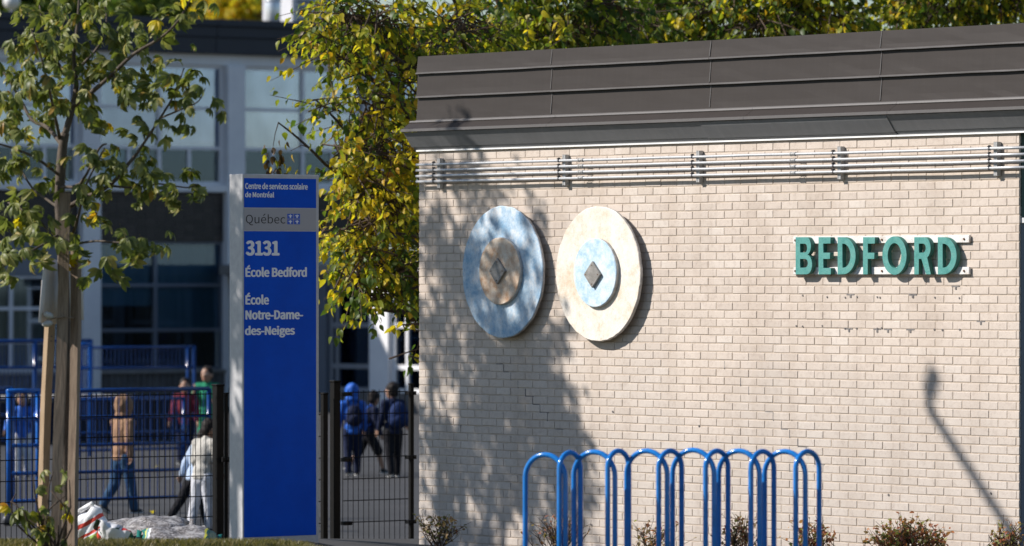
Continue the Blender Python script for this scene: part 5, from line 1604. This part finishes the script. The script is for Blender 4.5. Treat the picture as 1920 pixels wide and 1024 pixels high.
        c0 = w + d2*.018*H + hq @ Vector((0, .016*H, 0)); hb.tube([c0, c0 + hq @ Vector((-s_*.004*H, .014*H, .02*H)), c0 + hq @ Vector((-s_*.008*H, .016*H, .036*H))], [.0075*H, .0068*H, .0045*H], 6)
        hb.build('fingers', skin, body, True)
    for s_ in (1, -1):
        q = MB(); q.ell(hd(s_*.024, .066, .008), (.010*H, .006*H, .006*H), headM.to_4x4(), 8, 6); eo = q.build('eye', EYE_W, body, True)
        q = MB(); q.ell(hd(s_*.024, .0705, .008), (.005*H, .003*H, .005*H), headM.to_4x4(), 8, 6); q.build('eyebrow' if False else 'pupil', EYE_D, body, True)
    q = MB(); q.ell(hd(0, .066, -.047), (.017*H, .006*H, .005*H), headM.to_4x4(), 8, 6); q.build('mouth', LIP, body, True)
    if not hood:
        q = MB()
        q.ell(hd(0, -.014, .028), (.068*H, .076*H, .072*H), headM.to_4x4(), 16, 12); q.ell(hd(0, -.036, -.012), (.060*H, .05*H, .055*H), headM.to_4x4(), 14, 10)
        rr = random.Random(int(X*100))
        for k in range(22):
            a = rr.uniform(0, 6.28); e = rr.uniform(.2, 1.3)
            q.ell(hd(.058*math.cos(a)*math.cos(e), -.02 + .062*math.sin(a)*math.cos(e), .03 + .064*math.sin(e)), (.017*H,)*3, None, 8, 6)
        if hair == 'long': q.ell(hd(0, -.05, -.06), (.058*H, .034*H, .075*H), headM.to_4x4(), 12, 8)
        obj('hair', voxel_mesh(q, vox*.8, 'hair', 2), HAIR, t)
    # --- clothes
    c = MB()
    c.ell(up(0, 0, .215*H), (.105*H, .078*H, .15*H), rot.to_4x4(), 16, 12); c.ell(up(0, -.002*H, .06*H), (.100*H, .080*H, .09*H), rot.to_4x4(), 16, 10); c.ell(up(0, -.002*H, .0), (.102*H, .082*H, .05*H), rot.to_4x4(), 16, 8)
    c.cap(sh[1], sh[-1], .052*H, .052*H); c.cap(neck - (neck-chest)*.3, neck, .06*H, .045*H)
    for nm, (p, e, w, d2, s_) in arms.items():
        if top == 'tee': c.cap(p, p.lerp(e, .8), .047*H, .045*H)
        else: c.cap(p, e, .048*H, .041*H); c.cap(e, w - d2*.006*H, .041*H, .031*H); c.ell(e, (.044*H,)*3, None, 10, 8)
    if hood is False or hood: 
        if hood:
            pass
        else: c.ell(up(0, -.055*H, .335*H), (.07*H, .045*H, .04*H), rot.to_4x4(), 12, 8)
    top_o = obj('jacket' if top != 'tee' else 'shirt', voxel_mesh(c, vox, 'jacket', 3), topm, t)
    if hood:
        q = MB(); q.ell(hd(0, -.014, .012), (.083*H, .088*H, .098*H), headM.to_4x4(), 18, 14); q.ell(hd(0, -.02, -.07), (.078*H, .070*H, .05*H), headM.to_4x4(), 16, 10); q.ell(hd(0, -.05, .05), (.05*H, .055*H, .055*H), headM.to_4x4(), 12, 10)
        me = voxel_mesh(q, vox*.8, 'hood', 3)
        bm = __import__('bmesh').new(); bm.from_mesh(me)
        inv = headM.inverted(); dl = []
        for v in bm.verts:
            l = inv @ (v.co - hc)/H
            if l.y > .045 and abs(l.x) < .052 and -.075 < l.z < .075: dl.append(v)
        __import__('bmesh').ops.delete(bm, geom=dl, context='VERTS'); bm.to_mesh(me); bm.free()
        ho = obj('hood', me, topm, t); md = ho.modifiers.new('t', 'SOLIDIFY'); md.thickness = .008
    c = MB()
    c.ell(up(0, 0, -.005*H), (.090*H, .074*H, .075*H), None, 14, 10)
    for nm, (h, k, a, an) in legs.items():
        if leg == 'shorts': c.cap(h, h.lerp(k, .95), .066*H, .060*H)
        else: c.cap(h, k, .064*H, .049*H); c.cap(k, a + Vector((0, 0, .004*H)), .049*H, .040*H); c.ell(k, (.051*H,)*3, None, 10, 8)
    obj('shorts' if leg == 'shorts' else 'trousers', voxel_mesh(c, vox, 'trousers', 3), legm, t)
    for nm, (h, k, a, an) in legs.items():
        pit = min(0, an)*.8
        Ms = Matrix.Translation(a) @ Matrix.Rotation(pit, 4, 'X')
        q = MB(); q.ell(Ms @ Vector((0, .03*H, -.026*H)), (.027*H, .068*H, .022*H), Matrix.Rotation(pit, 4, 'X'), 12, 8); q.ell(Ms @ Vector((0, 0, -.006*H)), (.03*H, .036*H, .034*H), Matrix.Rotation(pit, 4, 'X'), 12, 8)
        so = obj('shoe', voxel_mesh(q, .009, 'shoe', 2), shoe, t)
        q = MB(); q.bbox((-.028*H, -.034*H, -.047*H), (.028*H, .098*H, -.037*H), .006, Ms); q.build('sole', SOLE if nm == 'r' else SOLE, so)
    t['rot'] = 0; del t['rot']
    return t, up, rot, H
def backpack(lbl, who, m, sz=(.085, .055, .13), strapm=None):
    t0, up, rot, H = who
    base = t0.matrix_basis @ up(0, -.09*H, .1*H)
    t = thing('backpack', lbl, 'backpack', base, t0.rotation_euler.z, 'school bags carried by the children')
    q = MB(); q.ell((0, -.045*H, .08*H), (sz[0]*H*1.15, sz[1]*H*1.25, sz[2]*H), None, 16, 12); q.ell((0, -.05*H, .03*H), (sz[0]*H*1.2, sz[1]*H*1.3, sz[2]*H*.6), None, 16, 10)
    obj('bag', voxel_mesh(q, .012, 'bag', 4), m, t)
    q = MB(); q.ell((0, -.10*H, .04*H), (sz[0]*H*.85, sz[1]*H*.7, sz[2]*H*.5), None, 14, 8); obj('pocket', voxel_mesh(q, .01, 'pocket', 3), m, t)
    for s_ in (1, -1):
        q = MB(); q.tube([(s_*.05*H, .0, .18*H), (s_*.062*H, .075*H, .25*H), (s_*.066*H, .165*H, .17*H), (s_*.075*H, .14*H, .06*H), (s_*.07*H, .02*H, .0)], .011*H, 6); q.build('strap', strapm or m, t, True)
    q = MB(); q.tube([(-.02*H, -.03*H, .2*H), (0, -.03*H, .235*H), (.02*H, -.03*H, .2*H)], .006*H, 6); q.build('handle', strapm or m, t, True)
    return t
TAN, JEAN, BLACKC, GREYK = cloth('tan_fleece', (.31, .185, .115)), cloth('blue_denim', (.035, .085, .17)), cloth('black_cloth', (.012, .012, .016)), cloth('light_grey_knit', (.50, .48, .44))
WHITEC, ROYAL, NAVYC, MAROON = cloth('white_cotton', (.62, .63, .68)), cloth('royal_blue_nylon', (.025, .13, .55), .5), cloth('navy_cloth', (.012, .018, .05)), cloth('maroon_cloth', (.16, .02, .035))
GREEN, PALEB, SHOEB = cloth('green_jersey', (.02, .23, .12)), cloth('pale_blue_cotton', (.42, .52, .68)), mat('black_shoe', (.012, .012, .013), .5)
def wx(px, Y): return (px - 960)/FPX*Y
person('child in a tan hoodie with the hood up and blue jeans, walking behind the railing', wx(229, 61), 61, 1.36, -48, dict(leg_r=(13, 4), leg_l=(-9, 26), arm_r=(-12, 10, 14, 0), arm_l=(16, 8, 20, 0), lean=2), SKIN_A, 'hoodie', TAN, 'long', JEAN, SHOEB, hood=True)
person('child in a light grey sweater and white trousers seen from behind at the fence post', wx(379, 56.5), 56.5, 1.21, -38, dict(leg_r=(6, 4), leg_l=(-8, 8), arm_r=(8, 12, 40, 10), arm_l=(12, 12, 30, 0), lean=9, head=(-25, 8)), SKIN_B, 'sweater', GREYK, 'long', WHITEC, SHOEB)
person('child in a pale blue shirt and black trousers striding, mostly hidden behind the grey sweater', wx(364, 57.7), 57.7, 1.12, -50, dict(leg_r=(16, 4), leg_l=(-30, 8), arm_r=(10, 8, 30, 0), arm_l=(-14, 14, 10, 0), lean=14, head=(0, 10)), SKIN_B, 'shirt', PALEB, 'long', BLACKC, SHOEB)
rk_ = person('child in a maroon jacket and dark trousers facing the camera behind the railing', wx(347, 77), 77, 1.24, 172, dict(leg_r=(3, 2), leg_l=(-3, 4), arm_r=(4, 14, 18, 0), arm_l=(4, 14, 16, 0), head=(10, 4)), SKIN_B, 'jacket', MAROON, 'long', NAVYC, SHOEB)
person('child in a green shirt holding a hand to the mouth behind the railing end', wx(389, 79), 79, 1.38, 165, dict(leg_r=(2, 2), leg_l=(-4, 4), arm_r=(28, 16, 118, 30), arm_l=(22, 10, 60, 20), head=(-8, 0)), SKIN_B, 'tee', GREEN, 'long', GREEN, SHOEB)
person('child in a royal blue jacket and pale trousers by the tall railing, one hand raised', wx(42, 72), 72, 1.16, 185, dict(leg_r=(4, 3), leg_l=(-4, 4), arm_r=(15, 24, 30, 0), arm_l=(60, 34, 70, -10), head=(0, 6)), SKIN_B, 'jacket', ROYAL, 'long', WHITEC, SHOEB)
a1 = person('child in a bright blue coat with the hood up behind the wire gate', wx(661, 72.5), 72.5, 1.25, 10, dict(leg_r=(5, 3), leg_l=(-6, 6), arm_r=(6, 9, 14, 0), arm_l=(2, 14, 10, 0), lean=4), SKIN_B, 'coat', ROYAL, 'long', NAVYC, SHOEB, hood=True)
a2 = person('child in shorts with bare legs stepping forward, in the middle behind the gate', wx(690, 73.3), 73.3, 1.19, -62, dict(leg_r=(30, 14), leg_l=(-26, 14), arm_r=(10, 8, 20, 0), arm_l=(-12, 8, 16, 0), lean=8, head=(20, 6)), SKIN_B, 'jacket', NAVYC, 'shorts', BLACKC, SHOEB)
a3 = person('child in a dark navy jacket with a big backpack next to the brick corner', wx(737, 72), 72, 1.28, 28, dict(leg_r=(3, 2), leg_l=(-6, 6), arm_r=(14, 20, 26, -20), arm_l=(4, 10, 18, 0), head=(22, 4)), SKIN_B, 'jacket', NAVYC, 'long', BLACKC, SHOEB)
backpack('navy backpack on the child in the hooded blue coat', a1, NAVYC, (.08, .05, .12))
backpack('bright blue backpack on the child in shorts', a2, ROYAL, (.078, .06, .12))
backpack('large dark blue backpack on the child next to the brick corner', a3, cloth('dark_blue_pack', (.014, .03, .10)), (.10, .07, .15))
